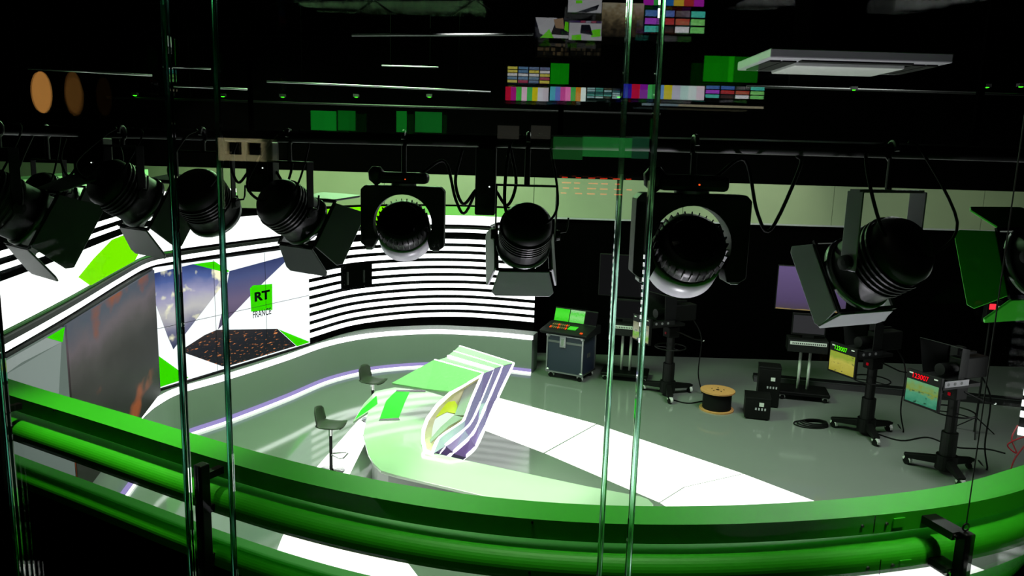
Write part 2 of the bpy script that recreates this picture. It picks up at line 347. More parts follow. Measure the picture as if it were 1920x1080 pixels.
# frieze over the set
fr = thing('set_frieze', 'tall backlit white frieze with lime shapes crowning the studio set', 'frieze', wpos(0))
obj('backing', sweep(nb(), wpath(0, sL), rp(-.3, -.08, 3.2, 3.93)), 'matte', fr, wl(fr))
obj('light_strip', sweep(nb(), wpath(0, sL), rp(-.08, 0, 3.26, 3.34)), 'led', fr, wl(fr))
obj('shadow_ledge', sweep(nb(), wpath(0, sL), rp(-.08, 0.02, 3.342, 3.40)), 'black', fr, wl(fr))
obj('green_reveal', sweep(nb(), wpath(s_at_px(330, 3.4), sL), rp(-.08, -.03, 3.405, 3.43)), 'dgreen', fr, wl(fr))
def frieze_piece(rows, m, name='light_panel', n0=-.08, n1=-.05):
    """rows: (z, pxL, pxR): a patch of the frieze bounded by slanted ends"""
    bm = nb(); grid = []
    for z, xl, xr in rows:
        a, b = (s_at_px(xr, z) if xr is not None else 0), (s_at_px(xl, z) if xl is not None else sL)
        line = []
        for i in range(41):
            s = a+(b-a)*i/40; p = wpos(s); q = wpos(min(s+.05, sL-.001)); o_ = wpos(max(0, s-.05)); t = (q-o_).normalized(); nn = V((-t.y, t.x, 0))*SGN
            line.append(V((p.x, p.y, z))+nn*n1)
        grid.append([bm.verts.new(v) for v in line])
    for a, b in zip(grid, grid[1:]):
        for i in range(40): bm.faces.new((a[i], a[i+1], b[i+1], b[i]))
    return obj(name, bm, m, fr, wl(fr), solid=.025)
ZB, ZT = 3.45, 3.90
frieze_piece([(ZB, None, 560), (ZT, None, 545)], 'ledfr')
frieze_piece([(ZB+.005, 171, 252), (3.62, 150, 266), (3.76, 180, 270), (ZT-.005, 213, 245)], 'ledgr', 'lime_shape', n1=-.02)
frieze_piece([(ZB, 560, 760), (ZT, 545, 745)], 'ledgr')
frieze_piece([(ZB, 760, None), (3.68, 760, None)], 'ledfr')
frieze_piece([(3.685, 745, None), (ZT, 745, None)], 'ledgs')
# upper stripes on the flank of the set
se = s_at_px(455, 4.1)
up = thing('flank_light_louvre', 'pair of slim white light strips above the frieze flank', 'light strip', wpos(se))
obj('backing', sweep(nb(), wpath(se, sL), rp(-.22, -.1, 3.93, 4.3)), 'matte', up, wl(up))
for z0, z1 in ((3.985, 4.035), (4.105, 4.165)):
    obj('light_strip', sweep(nb(), wpath(se, sL), rp(-.1, -.085, z0, z1)), 'led', up, wl(up))
cp = thing('set_cap_ledge', 'pale glowing cap ledge along the top of the set flank', 'ledge', wpos(se))
obj('glow_face', sweep(nb(), wpath(se, sL), rp(-.16, -.14, 4.36, 4.43)), 'led', cp, wl(cp))
obj('lower_lip', sweep(nb(), wpath(se, sL), rp(-.18, -.13, 4.305, 4.355)), 'fasciag', cp, wl(cp))
obj('upper_board', sweep(nb(), wpath(se+2, sL), rp(-.5, -.2, 4.4, 4.8)), 'fasciag', cp, wl(cp))
# plinth
PLP = [(998, 634), (938, 628), (875, 624), (812, 622), (733, 625.6), (670, 633), (607, 647), (533, 673), (430, 706), (339, 732), (296, 754), (274, 771), (259, 787), (178, 880)]
pp = [atz(x, y, .88) for x, y in PLP]; pp = [V((p.x, p.y, 0)) for p in pp]; pp += [V((-5.1, 7.6, 0)), V((-4.7, 5.6, 0))]
PW = crom(pp, 8)
pl = thing('curved_plinth', 'low curved grey plinth with glowing top edge round the set', 'plinth', (pp[0].x, pp[0].y, 0))
obj('panel', sweep(nb(), PW, rp(-.5, 0, 0, .83)), 'plinth', pl, wl(pl))
obj('top_light_strip', sweep(nb(), PW, rp(-.08, .012, .83, .92)), 'led', pl, wl(pl))
obj('top_board', sweep(nb(), PW, rp(-.5, -.08, .83, .93)), 'mgrey', pl, wl(pl))
obj('base_light_strip', sweep(nb(), PW, rp(0, .05, .045, .11)), 'ledli', pl, wl(pl))
obj('base_white_strip', sweep(nb(), PW, rp(0, .07, .005, .045)), 'led', pl, wl(pl))
# mirrored end of the set on the other side
RW = crom([(8.52, 12.1, 0), (9.0, 11.75, 0), (9.6, 11.0, 0), (10.0, 9.8, 0)], 8)
rs = thing('striped_set_return', 'second striped light wall beside the camera pedestals', 'set wall', RW[0])
RN = lambda n0, n1, z0, z1: [(-n0, z0), (-n1, z0), (-n1, z1), (-n0, z1)]
obj('plinth_panel', sweep(nb(), RW, RN(-.4, .05, 0, .86)), 'plinth', rs, wl(rs))
obj('top_light_strip', sweep(nb(), RW, RN(-.06, .07, .87, .97)), 'led', rs, wl(rs))
obj('backing', sweep(nb(), RW, RN(-.3, -.06, .9, 4.3)), 'black', rs, wl(rs))
for k in range(17):
    if 11 <= k <= 13: continue
    z = 1.2+.189*k
    obj('light_strip', sweep(nb(), RW, RN(-.06, -.04, z-.055, z+.055)), 'led', rs, wl(rs), bevel=.006)

# ------------------------------------------------------------------ video walls
def video_wall(name, label, a, b, z0, z1, cols, rows, m):
    """a -> b: left to right foot points in plan, seen from the room"""
    a = V((a[0], a[1], 0)); b = V((b[0], b[1], 0)); e = (b-a); L = e.length; e.normalize(); n = V((e.y, -e.x, 0))
    r = thing(name, label, 'video wall', (a.x, a.y, z0)); r.rotation_euler = (0, 0, math.atan2(e.y, e.x))
    obj('frame', bx(-.03, L+.03, .03, .14, -.04, z1-z0+.04), 'black', r)
    for i in range(cols):
        for j in range(rows):
            w_, h_ = L/cols, (z1-z0)/rows
            obj('display_panel', bx(i*w_+.003, (i+1)*w_-.003, 0, .03, j*h_+.003, (j+1)*h_-.003), m, r)
    P0 = V((a.x, a.y, 0)); n = V((e.y, -e.x, 0))
    def patch(px, m_, lay, name='picture_shape'):
        bm = nb(); pts = []
        for x, y in px:
            q = onpl(x, y, P0, n); u = max(.004, min(L-.004, (q-P0).dot(e))); z = max(.004, min(z1-z0-.004, q.z-z0)); pts.append((u, z))
        vs = [bm.verts.new((u, -.002*lay, z)) for u, z in pts]; bm.faces.new(vs)
        return obj(name, bm, m_, r)
    def put(me, x, y, hgt_px_z, lay, width):
        q = onpl(x, y, P0, n); u = (q-P0).dot(e)
        xs = [v.co.x for v in me.vertices]; sc = width/(max(xs)-min(xs)); ys = [v.co.y for v in me.vertices]; sz = hgt_px_z/(max(ys)-min(ys)); x0, y0 = min(xs), min(ys)
        for v in me.vertices: v.co = V(((v.co.x-x0)*sc, 0, (v.co.y-y0)*sz))
        o = bpy.data.objects.new('screen_lettering', me); C.objects.link(o); o.parent = r; o.location = (u, -.002*lay, q.z-z0); return o
    return r, patch, put
Z4 = lambda L: [(x/3, 380+y/3) for x, y in L]
s1, patch, put = video_wall('video_wall', 'bright video wall with city sunset picture and green logo', (-6.12, 12.72), (-4.41, 16.2), 1.0, 3.14, 3, 2, 'scr_white')
patch(Z4([(850, 400), (1085, 346), (1285, 395), (1240, 480), (975, 825), (945, 760), (855, 560)]), 'scr_sky', 1)
patch(Z4([(1290, 385), (1650, 288), (1460, 470), (1225, 715), (1252, 600)]), 'scr_sky2', 1)
patch(Z4([(1010, 835), (1150, 745), (1220, 715), (1560, 710), (1665, 806), (1290, 918), (1250, 920)]), 'scr_city', 1)
patch(Z4([(1565, 712), (1750, 782), (1670, 808)]), 'scr_green', 2)
patch(Z4([(1085, 346), (1205, 330), (1290, 385), (1272, 394)]), 'scr_green', 2)
patch(Z4([(880, 860), (1000, 940), (1060, 985), (890, 1040)]), 'scr_green', 2)
patch(Z4([(1405, 482), (1422, 465), (1530, 457), (1531, 603), (1412, 613)]), 'scr_green', 2)
for i in (1, 2): obj('panel_seam', bx(4.0*i/3*.97-.004, 4.0*i/3*.97+.004, -.007, -.005, .01, 2.13), 'black', s1)
obj('panel_seam', bx(.01, 3.87, -.007, -.005, 1.066, 1.074), 'black', s1)
put(text_mesh('RT', 1, 'scr_black', .045), 477, 566, .19, 4, .42)
put(text_mesh('FRANCE', 1, 'scr_grey', .012), 474, 597, .14, 3, .5)
s2, patch2, _ = video_wall('video_wall', 'dim video wall showing a smoky city street', (-5.08, 8.43), (-5.99, 12.5), 1.0, 3.14, 1, 1, 'scr_side')
s3, patch3, _ = video_wall('video_wall', 'grey faceted video wall next to the smoky picture', (-4.5, 5.4), (-5.06, 8.36), 1.0, 3.14, 2, 2, 'scr_pale2')
patch3(Z4([(0, 885), (260, 760), (345, 785), (120, 900), (0, 985)]), 'scr_pale3', 1)
patch3(Z4([(345, 785), (330, 1075), (170, 1040), (0, 985)]), 'scr_pale', 1)
patch3(Z4([(260, 760), (374, 686), (350, 785)]), 'scr_green', 2)

# ================================================================== DESK
dk = thing('presenter_desk', 'curved pale green presenter desk with long arm and striped lilac prow', 'desk', (-1.2, 10.8, 0))
def dobj(name, bm, m, **k): return obj(name, bm, m, dk, wl(dk), **k)
dtop = [(662, 790), (682, 757), (704, 733), (740, 726), (800, 733), (840, 745), (797, 845), (870, 862), (1000, 890), (1099, 911), (1200, 930), (1216, 936), (1225, 945), (1222, 958), (1205, 968),
        (1150, 970), (1050, 958), (925, 934), (744, 891), (714, 882), (700, 868), (690, 850), (681, 815), (686, 790), (690, 772)]
dq = [atz(x, y, .74) for x, y in dtop]
dobj('desktop', prism(nb(), [(p.x, p.y) for p in dq], .695, .74), 'deskg', bevel=.008)
body = [(700, 775), (800, 745), (830, 760), (803, 838), (872, 866), (1000, 896), (1195, 935), (1190, 950), (925, 922), (760, 884), (728, 875), (708, 858), (697, 815)]
bq = [atz(x, y, .74) for x, y in body]
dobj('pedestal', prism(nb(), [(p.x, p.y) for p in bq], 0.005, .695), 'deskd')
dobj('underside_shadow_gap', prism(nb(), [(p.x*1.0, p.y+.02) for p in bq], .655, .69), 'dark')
def flat(px, z, m, name, th=.004):
    q = [atz(x, y, z) for x, y in px]; dobj(name, prism(nb(), [(p.x, p.y) for p in q], z, z+th), m)
flat([(666, 786), (676, 770), (706, 742), (708, 757), (690, 770)], .741, 'inlay', 'painted_reflection')  # mirrored screen and frieze colours painted as flat patches on the desktop
flat([(724, 752), (742, 734), (768, 735), (760, 752), (748, 783), (712, 785)], .741, 'inlay', 'painted_reflection')
flat([(712, 786), (748, 784), (750, 788), (710, 789)], .741, 'dark_reflection', 'painted_reflection')
flat([(744, 731), (798, 731), (798, 735), (742, 735)], .741, 'dark_reflection', 'painted_reflection')
# prow: four profile lines from back end over the tip down to the arm
ZP = 1.5
prow = [
    ((815, 677), [(905.5, 702, ZP), (884, 752, 1.22), (873, 782, 1.06), (866, 794, 1.0), (824, 823, .86), (811, 850, .745)]),
    ((840, 669), [(925.5, 694, ZP), (899, 760, 1.16), (884, 792, 1.0), (870, 808, .93), (836, 836, .8), (817, 858, .6)]),
    ((851, 661), [(942, 689, ZP), (913, 757, 1.18), (896, 797, .96), (880, 822, .85), (850, 849, .7), (828, 868, .5)]),
    ((862, 651), [(963, 683, ZP), (933, 746, 1.2), (907, 807, .9), (891, 840, .72), (873, 857, .6), (848, 876, .42)])]
PL3 = [[atz(b[0], b[1], ZP)] + [atz(*p) for p in c] for b, c in prow]
for k in range(3):
    a, b = PL3[k], PL3[k+1]
    bm = nb(); va = [bm.verts.new(p) for p in a[:2]]; vb = [bm.verts.new(p) for p in b[:2]]; bm.faces.new((va[0], va[1], vb[1], vb[0]))
    dobj('prow_top_panel', bm, 'fasciag', solid=.03)
    bm = nb(); va = [bm.verts.new(p) for p in a[1:]]; vb = [bm.verts.new(p) for p in b[1:]]
    for i in range(len(va)-1): bm.faces.new((va[i], va[i+1], vb[i+1], vb[i]))
    dobj('prow_fascia_panel', bm, 'purple', solid=.03)
for p in PL3:
    sm = p[:2] + crom(p[1:], 4)[1:]
    dobj('prow_light_line', tube(nb(), [q+V((0, 0, .012)) for q in sm], .027, 6), 'led')
# prow top plate and open end
tp = [(905.5, 702, ZP), (815, 677, ZP), (735, 721, 1.28), (800, 732, 1.27), (845, 737, 1.34)]
bm = nb(); bm.faces.new([bm.verts.new(atz(*p)) for p in tp]); dobj('prow_deck', bm, 'fasciag', solid=.03)
cap = [(905.5, 702, ZP), (884, 752, 1.22), (873, 782, 1.06), (866, 794, 1.0), (824, 823, .86), (811, 850, .745), (797, 845, .75), (793, 826, .85), (794, 806, .96), (801, 786, 1.06), (820, 760, 1.2), (845, 737, 1.34)]
cp3 = [atz(*p) for p in cap]
dobj('prow_rim_light', tube(nb(), cp3, .03, 6, True), 'led')
cc = sum(cp3, V())/len(cp3); back = V((.10, .32, -.06))
inn = [cc+(p-cc)*.9+back for p in cp3]
bm = nb(); vo = [bm.verts.new(p) for p in cp3]; vi = [bm.verts.new(p) for p in inn]; n = len(vo)
for i in range(n): bm.faces.new((vo[i], vo[(i+1) % n], vi[(i+1) % n], vi[i]))
bm.faces.new(vi); dobj('prow_recess', bm, 'cream')
def capat(x, y, lift):       # on the recess floor
    nrm = (inn[4]-inn[0]).cross(inn[9]-inn[0]).normalized(); q = onpl(x, y, inn[0], nrm); return q + (EYE-q).normalized()*lift
bm = nb(); bm.faces.new([bm.verts.new(capat(x, y, .03)) for x, y in [(800, 790), (847, 742), (858, 760), (855, 775), (838, 772), (822, 780)]]); dobj('recess_lime_panel', bm, 'lime', solid=.01)
bm = nb(); bm.faces.new([bm.verts.new(capat(x, y, .025)) for x, y in [(803, 836), (800, 800), (822, 782), (838, 774), (853, 778), (846, 786), (826, 806)]]); dobj('recess_light_panel', bm, 'ledcap', solid=.01)
bm = nb(); bm.faces.new([bm.verts.new(capat(x, y, .05)) for x, y in [(872, 727), (896, 715), (872, 780), (852, 780)]]); dobj('recess_side_panel', bm, 'deskd', solid=.02)
bm = nb(); bm.faces.new([bm.verts.new(capat(x, y, .06)) for x, y in [(851, 780), (870, 784), (842, 800), (800, 838), (797, 836), (825, 803)]]); dobj('recess_shelf', bm, 'deskd', solid=.02)

# stools
def stool(loc, rz, label):
    r = thing('bar_stool', label, 'stool', loc, rz, 'bar stools at the desk')
    bm = nb(); NU, NV = 12, 12      # shell: seat curving up into the back (back at -X)
    prof = [(.20, .775), (.21, .79), (.12, .775), (0, .77), (-.11, .775), (-.18, .80), (-.215, .86), (-.235, .95), (-.25, 1.04), (-.26, 1.09)]
    rows = []
    for i, (x, z) in enumerate(prof):
        hw = .205 if i < 5 else .205-.006*(i-4)
        if i == 0: hw = .13
        if i == len(prof)-1: hw = .13
        rows.append([bm.verts.new((x+.05*(abs(t)**2)*(1 if i >= 6 else 0), hw*t, z+.02*(t*t) if i < 6 else z-.015*t*t)) for t in [k/5-1 for k in range(11)]])
    for a, b in zip(rows, rows[1:]):
        for i in range(10): bm.faces.new((a[i], a[i+1], b[i+1], b[i]))
    obj('seat_shell', bm, 'stool', r, smooth=True, solid=.018)
    obj('column', cyl(nb(), .026, .03, .74, 14), 'black2', r); obj('sleeve', cyl(nb(), .034, .62, .765, 14), 'chrome', r)
    obj('base_plate', lathe(nb(), [(.22, .004), (.22, .014), (.05, .03), (.03, .05)], 32), 'chrome', r, smooth=True)
    obj('footrest', tube(nb(), [(.02, .03, .3), (.2, .13, .29), (.25, .1, .29), (.25, -.1, .29), (.2, -.13, .29), (.02, -.03, .3)], .011, 8), 'chrome', r)
stool((-2.88, 11.72, .004), math.radians(-8), 'dark bar stool standing clear on the white floor panel')
stool((-2.66, 14.2, 0), math.radians(-25), 'dark bar stool tucked behind the far corner of the desk')

# ================================================================== SUSPENDED GREEN RING
bot = [(0, 735), (185, 793), (370, 848), (555, 902), (646, 925), (852, 957), (1000, 972), (1146, 981), (1299, 984), (1440, 981), (1634, 967), (1780, 948), (1920, 918)]
ZR = H-1.2
rpts = [atz(x, y, ZR) for x, y in bot]
import numpy as np
cf = np.polyfit([p.x for p in rpts], [p.y for p in rpts], 6)
xl, xr = min(p.x for p in rpts), max(p.x for p in rpts)
dl_, dr_ = float(np.polyval(np.polyder(cf), xl)), float(np.polyval(np.polyder(cf), xr))
def ringy(x): return float(np.polyval(cf, x)) if xl <= x <= xr else (float(np.polyval(cf, xl))+dl_*(x-xl) if x < xl else float(np.polyval(cf, xr))+dr_*(x-xr))
RG = [V((x, ringy(x), 0)) for x in [-3.7+i*(7.2/150) for i in range(151)]]
ring = thing('suspended_ring', 'triple green curved band ring hung on cables in front of the window', 'hanging ring', (0, ringy(0), ZR-.5))
def robj(name, bm, m, **k): return obj(name, bm, m, ring, wl(ring), **k)
robj('top_band', sweep(nb(), RG, [(0, -.07), (0, 0), (.135, 0), (.135, -.07)], ZR), 'green')
arc = [(.05-.05*math.cos(a), -.05+.05*math.sin(a)) for a in [i*PI/16 for i in range(9)]]
robj('middle_band', sweep(nb(), RG, [(-.05, -.085)]+[(a-.05, b) for a, b in arc]+[(.11, 0), (.11, -.085)], ZR-.108), 'green', smooth=False)
robj('bottom_band', sweep(nb(), RG, [(-.06, -.085)]+[(a-.06, b) for a, b in arc]+[(.035, 0), (.035, -.085)], ZR-.325), 'green')
robj('lower_fascia', sweep(nb(), RG, [(-.05, -1.9), (-.05, 0), (.03, 0), (.03, -1.9)], ZR-.412), 'matte')
def rnorm(x):
    d = (ringy(x+.02)-ringy(x-.02))/.04; t = V((1, d, 0)).normalized(); return V((-t.y, t.x, 0)), t
def ringpt(px, py):        # near edge of the top band under a column of the frame
    best = min(RG, key=lambda p: abs((960+FPX*(V((p.x, p.y, ZR))-EYE).dot(_R)/(V((p.x, p.y, ZR))-EYE).dot(_F))-px)); return best
for px, zt, zb, off in ((42, .005, .42, .085), (408, .02, .95, .085), (1742, -.02, .9, .13)):
    p = ringpt(px, 0); nn, t = rnorm(p.x); ang = math.atan2(t.y, t.x); mm = T(p.x, p.y, ZR) @ RZ(ang)
    robj('post', bx(-.021, .021, -off-.03, -off+.012, -zb, zt, mm), 'black2', bevel=.004)
    for z in (-.035, -.17, -.37):
        if zb < -z: continue
        robj('arm', bx(-.05 if off > .1 else -.018, .012, -off, .0, z-.014, z+.014, mm), 'black2')
        if off > .1:
            robj('arm_bolt', cyl(nb(), .008, 0, .012, 8, mm @ T(-.04, -off-.001, z) @ RX(PI/2)), 'chrome')
    eye = [(p + nn*(-off-.005)) + t*(.013*math.cos(a)) + V((0, 0, ZR+zt+.016+.013*math.sin(a))) for a in [k*PI/8 for k in range(16)]]
    if off > .1:
        robj('eye_bolt', tube(nb(), eye, .0035, 6, True), 'black2')
        top = p + nn*(-off-.005) + V((0, 0, ZR+zt+.03)); robj('suspension_cable', tube(nb(), [top, V((top.x, top.y, 8.9))], .0022, 6), 'dark')
for px, z in ((1611, -.035), (1654, -.035), (1611, -.165), (1654, -.165), (990, -.01), (1004, -.01), (990, -.165), (1004, -.165), (108, -.005)):
    p = ringpt(px, 0); nn, t = rnorm(p.x); mm = T(p.x, p.y, ZR+z) @ RZ(math.atan2(t.y, t.x))
    robj('bolt', cyl(nb(), .0055 if px > 1500 else .004, 0, .006, 8, mm @ T(0, -.05 if z < -.1 else 0, 0) @ RX(PI/2)), 'steel' if px > 1500 else 'black2')
for z in (-.036, -.168):
    for px in (1685,):
        p = ringpt(px, 0); nn, t = rnorm(p.x); mm = T(p.x, p.y, ZR+z) @ RZ(math.atan2(t.y, t.x))
        robj('junction_plate', bx(-.024, .024, -.006+(-.05 if z < -.1 else 0), (-.05 if z < -.1 else 0), -.018, .018, mm), 'green', bevel=.002)
    p = ringpt(1636, 0); nn, t = rnorm(p.x); mm = T(p.x, p.y, ZR+z) @ RZ(math.atan2(t.y, t.x))
    robj('joint_line', bx(-.001, .001, -.002+(-.05 if z < -.1 else 0), (-.05 if z < -.1 else 0), -.028, .028 if z < -.1 else .034, mm), 'black2')

# ================================================================== GLAZING
def pane(i, y, x0, x1, m):
    p = bx(x0, x1, y, y+.010, 3.7, 8.0); return struct('window_%d' % i, p, m)
def jx(px_mid, y): return aty(px_mid, 540, y).x
YA, YB = .95, 1.18
xa = [jx(-16, YA), jx(331, YA), jx(1211, YA)]; xb = [jx(418, YB), jx(1153, YB)]
edges_a = [-2.2] + xa + [2.2]; edges_b = [-2.4] + xb + [2.4]
n_ = 1
for a, b in zip(edges_a, edges_a[1:]):
    wn = pane(n_, YA, a+.0036, b-.0036, 'pane_a'); n_ += 1
    if b < 2: 
        o = obj('glass_edge', bx(b-.0036, b+.0036, YA-.001, YA+.011, 3.7, 8.0), 'edge' if b > 0 else 'edged', wn, bevel=.003)
for a, b in zip(edges_b, edges_b[1:]):
    wn = pane(n_, YB, a+.0044, b-.0044, 'pane_b'); n_ += 1
    if b < 2:
        o = obj('glass_edge', bx(b-.0044, b+.0044, YB-.001, YB+.011, 3.7, 8.0), 'edged' if b < 0 else 'edge', wn, bevel=.0038)

# ================================================================== CONTROL ROOM (seen mirrored in the window)
def mirror(px, py, Vd):
    q = aty(px, py, Vd); return V((q.x, 2*YA-q.y, q.z))
BAR = ['#c8c8c8', '#c8c800', '#00c8c8', '#00c800', '#c800c8', '#c80000', '#1010c8', '#101010']
def bars(name, cols, s): return emit_ramp(name, [(i/len(cols), c) for i, c in enumerate(cols)], s, axis=0, const=True)
def wall_monitor(px0, py0, px1, py1, m, label, name='wall_monitor', cat='monitor', grp='control room monitors', Vd=6.3, bez=.012):
    a, b = mirror(px0, py0, Vd), mirror(px1, py1, Vd)
    x0, x1 = sorted((a.x, b.x)); z0, z1 = sorted((a.z, b.z)); y = a.y
    r = thing(name, label, cat, ((x0+x1)/2, y, z0), 0, grp); w_ = (x1-x0)/2; h_ = z1-z0
    obj('housing', bx(-w_-bez, w_+bez, -(y+4.6), -.004, -bez, h_+bez), 'black', r)
    obj('screen', bx(-w_, w_, -.004, 0, 0, h_), m, r)
    def shape(px, m_, lay=1):
        bm = nb(); vs = []
        for x, y in px:
            q = mirror(x, y, Vd); vs.append(bm.verts.new((max(-w_, min(w_, q.x-r.location.x)), .001*lay, max(0, min(h_, q.z-z0)))))
        bm.faces.new(vs); obj('picture_shape', bm, m_, r)
    r_shape[r.name] = shape
    return r
r_shape = {}
ES = 4.2
mv = emit_cells('multiviewer tiles', ['#c0b8b0', '#303030', '#7a8a60', '#b060a0', '#40a080', '#d0d0d0', '#202020', '#a04030'], ES*1.6, 5, 3)
mv2 = emit_cells('multiviewer thumbnails', ['#a03030', '#a040c0', '#40b0a0', '#70c060', '#282828', '#4060a0', '#d0d0d0'], ES*1.8, 4, 3)
mg, mw, mo_, mb = emit('preview lime', '#58b818', ES*.8), emit('preview pale', '#b8b8bc', ES*.55), emit('preview skin', '#a08468', ES*.5), emit('preview dark', '#20222c', ES*.3)
m1 = wall_monitor(1004, 32, 1066, 72, mb, 'small wall monitor with pale studio picture and green corners'); sh = r_shape[m1.name]
sh([(1003, 32), (1045, 30), (1030, 72), (1012, 62)], mw); sh([(1018, 66), (1030, 54), (1038, 72), (1012, 72)], mg, 2); sh([(1030, 64), (1066, 66), (1066, 72), (1036, 72)], mw, 1); sh([(1060, 40), (1066, 42), (1066, 60), (1058, 56)], mg, 2); sh([(1038, 36), (1056, 32), (1058, 54), (1042, 52)], mo_, 2)
m2 = wall_monitor(1066, -8, 1128, 24, mw, 'wall monitor with grey desk picture and black wedge'); r_shape[m2.name]([(1080, 24), (1124, 8), (1120, 18), (1100, 24)], mb, 1); r_shape[m2.name]([(1080, 0), (1092, 0), (1092, 6), (1080, 6)], mg, 1)
m3 = wall_monitor(1068, 38, 1128, 76, mw, 'wall monitor with pale faceted picture and green foot'); r_shape[m3.name]([(1072, 66), (1090, 64), (1090, 76), (1072, 76)], mg); r_shape[m3.name]([(1068, 30), (1128, 34), (1128, 44), (1068, 42)], mv2_ := emit_cells('caption strip', ['#a04060', '#a0a0b0', '#403060', '#60a080'], ES, 6, 1), 1); r_shape[m3.name]([(1110, 56), (1126, 54), (1126, 68), (1108, 70)], mg, 1); r_shape[m3.name]([(1090, 46), (1106, 46), (1112, 66), (1088, 62)], mb, 2)
wall_monitor(1130, 4, 1205, 70, emit_ramp('newsroom picture', [(0, '#1c1a16'), (.4, '#4a4030'), (.7, '#8a7c5c'), (1, '#a8a088')], ES*.5, noise=1.1, nscale=7), 'wall monitor with brown cluttered newsroom picture')
wall_monitor(1008, 80, 1066, 106, emit_cells('audio meters warm', ['#6a5a40', '#141210', '#3c3424', '#181614', '#181614'], ES*.7, 16, 3), 'low dim wall monitor of amber audio meters')
wall_monitor(1070, 80, 1126, 106, emit_cells('audio meters dull', ['#504838', '#141210', '#2c281c', '#181614', '#181614'], ES*.6, 18, 3), 'low dim wall monitor of dull audio meters')
wall_monitor(1208, -12, 1320, 12, bars('test bars multi', ['#a020a0', '#30a040', '#2060a0', '#c0a030', '#a03030', '#a020a0'], ES*.8), 'wall monitor with a narrow run of colour bars')
wall_monitor(1208, 18, 1320, 66, mv2, 'wall monitor of tiny coloured multiviewer thumbnails')
wall_monitor(950, 124, 1030, 158, emit_cells('routing panel tiles', ['#5a7fa0', '#7090a0', '#c8c050', '#a03050', '#d0d0d0', '#607090'], ES*1.5, 4, 5), 'wall monitor of blue grey routing tiles with one yellow row')
wall_monitor(1033, 118, 1066, 158, emit('green preview', '#109a10', ES*.6), 'narrow wall monitor with plain green preview')
wall_monitor(948, 162, 1028, 190, bars('bars a', ['#b8b0b8', '#c0c0c8', '#c0b818', '#3fa850', '#d0b0c0', '#40a840', '#a01878', '#b01030'][::-1], ES), 'low wall monitor with full colour bars')
wall_monitor(1032, 162, 1098, 190, bars('bars b', ['#4aa0b0', '#5a70b8', '#c04890', '#e070b0', '#40a850', '#c08020', '#d8e8e0'], ES), 'low wall monitor with pink and teal colour bars')
wall_monitor(1100, 164, 1162, 186, emit_cells('status rows', ['#50a090', '#d0c890', '#9ac0c0', '#b0d0c8', '#306060', '#182020'], ES*1.4, 4, 5), 'low wall monitor of teal status rows')
wall_monitor(1170, 157, 1320, 188, bars('bars c', ['#1c1c90', '#b01030', '#7a1890', '#40a850', '#5a8ac0', '#b8b020', '#a8a8b8', '#a8c8c0', '#c0d0cc', '#c8b8c0'], ES), 'long low wall monitor with colour bars fading to white')
wall_monitor(1322, 104, 1420, 155, emit_ramp('green key screen', [(0, '#0f8f0a'), (.45, '#1cb00f'), (.55, '#0a6a08'), (1, '#0c780a')], ES*.62, axis=0, const=True), 'wall monitor filled with bright key green')
wall_monitor(1322, 160, 1432, 188, mv2, 'low wall monitor of camera thumbnails under the green screen')
wall_monitor(1204, 193, 1432, 204, emit_ramp('console shelf light', [(0, '#90a8b0'), (.3, '#c0b898'), (1, '#c8bc98')], ES*.45, axis=0, const=True), 'slim lit name strip beneath the monitors', 'name_strip', 'light strip')
for x0, x1, nm in ((582, 630, 'wider'), (633, 666, 'narrow')):
    wall_monitor(x0, 207, x1, 245, emit('green console screen '+nm, '#0f9a2a', ES*(.55 if nm == 'wider' else .3)), '%s green desk screen of the brighter pair' % nm, Vd=6.2)
wall_monitor(743, 208, 762, 248, emit('green sliver', '#16982c', ES*.5), 'thin green desk screen sliver beside the rounded chair back', Vd=6.2)
wall_monitor(778, 209, 828, 249, emit('green console screen c', '#16842c', ES*.5), 'single green desk screen next to the thin sliver', Vd=6.2)
for x0, x1 in ((933, 973), (996, 1032)): wall_monitor(x0, 235, x1, 261, emit('grey idle %d' % x0, '#3b3a33', ES*.5), '%s idle grey square desk screen' % ('wider' if x0 < 950 else 'narrower'), Vd=6.2, grp='idle grey desk screens')
wall_monitor(1038, 256, 1092, 300, emit('dim green a', '#2a7a36', ES*.32), 'dim dark green desk screen left dark at one side', Vd=6.2)
wall_monitor(1093, 256, 1184, 296, emit('dim green b', '#2f9a44', ES*.42), 'wide soft green desk screen with list', Vd=6.2)
wall_monitor(1186, 256, 1216, 298, emit('dim green c', '#2a6a48', ES*.3), 'narrow teal green desk screen beside the soft green one', Vd=6.2)
rt = wall_monitor(1052, 328, 1212, 378, emit('schedule background', '#101410', ES*.3), 'dark schedule screen with rows of red text', Vd=6.2)
for j in range(4):
    for i in range(6 - (j % 2)):
        x = -.34+i*.105+random.uniform(-.01, .01)
        obj('text_row', bx(x, x+random.uniform(.04, .08), 0, .003, .17-j*.042, .18-j*.042), emit('schedule red %d%d' % (i, j), '#c03018', ES*1.3), rt)
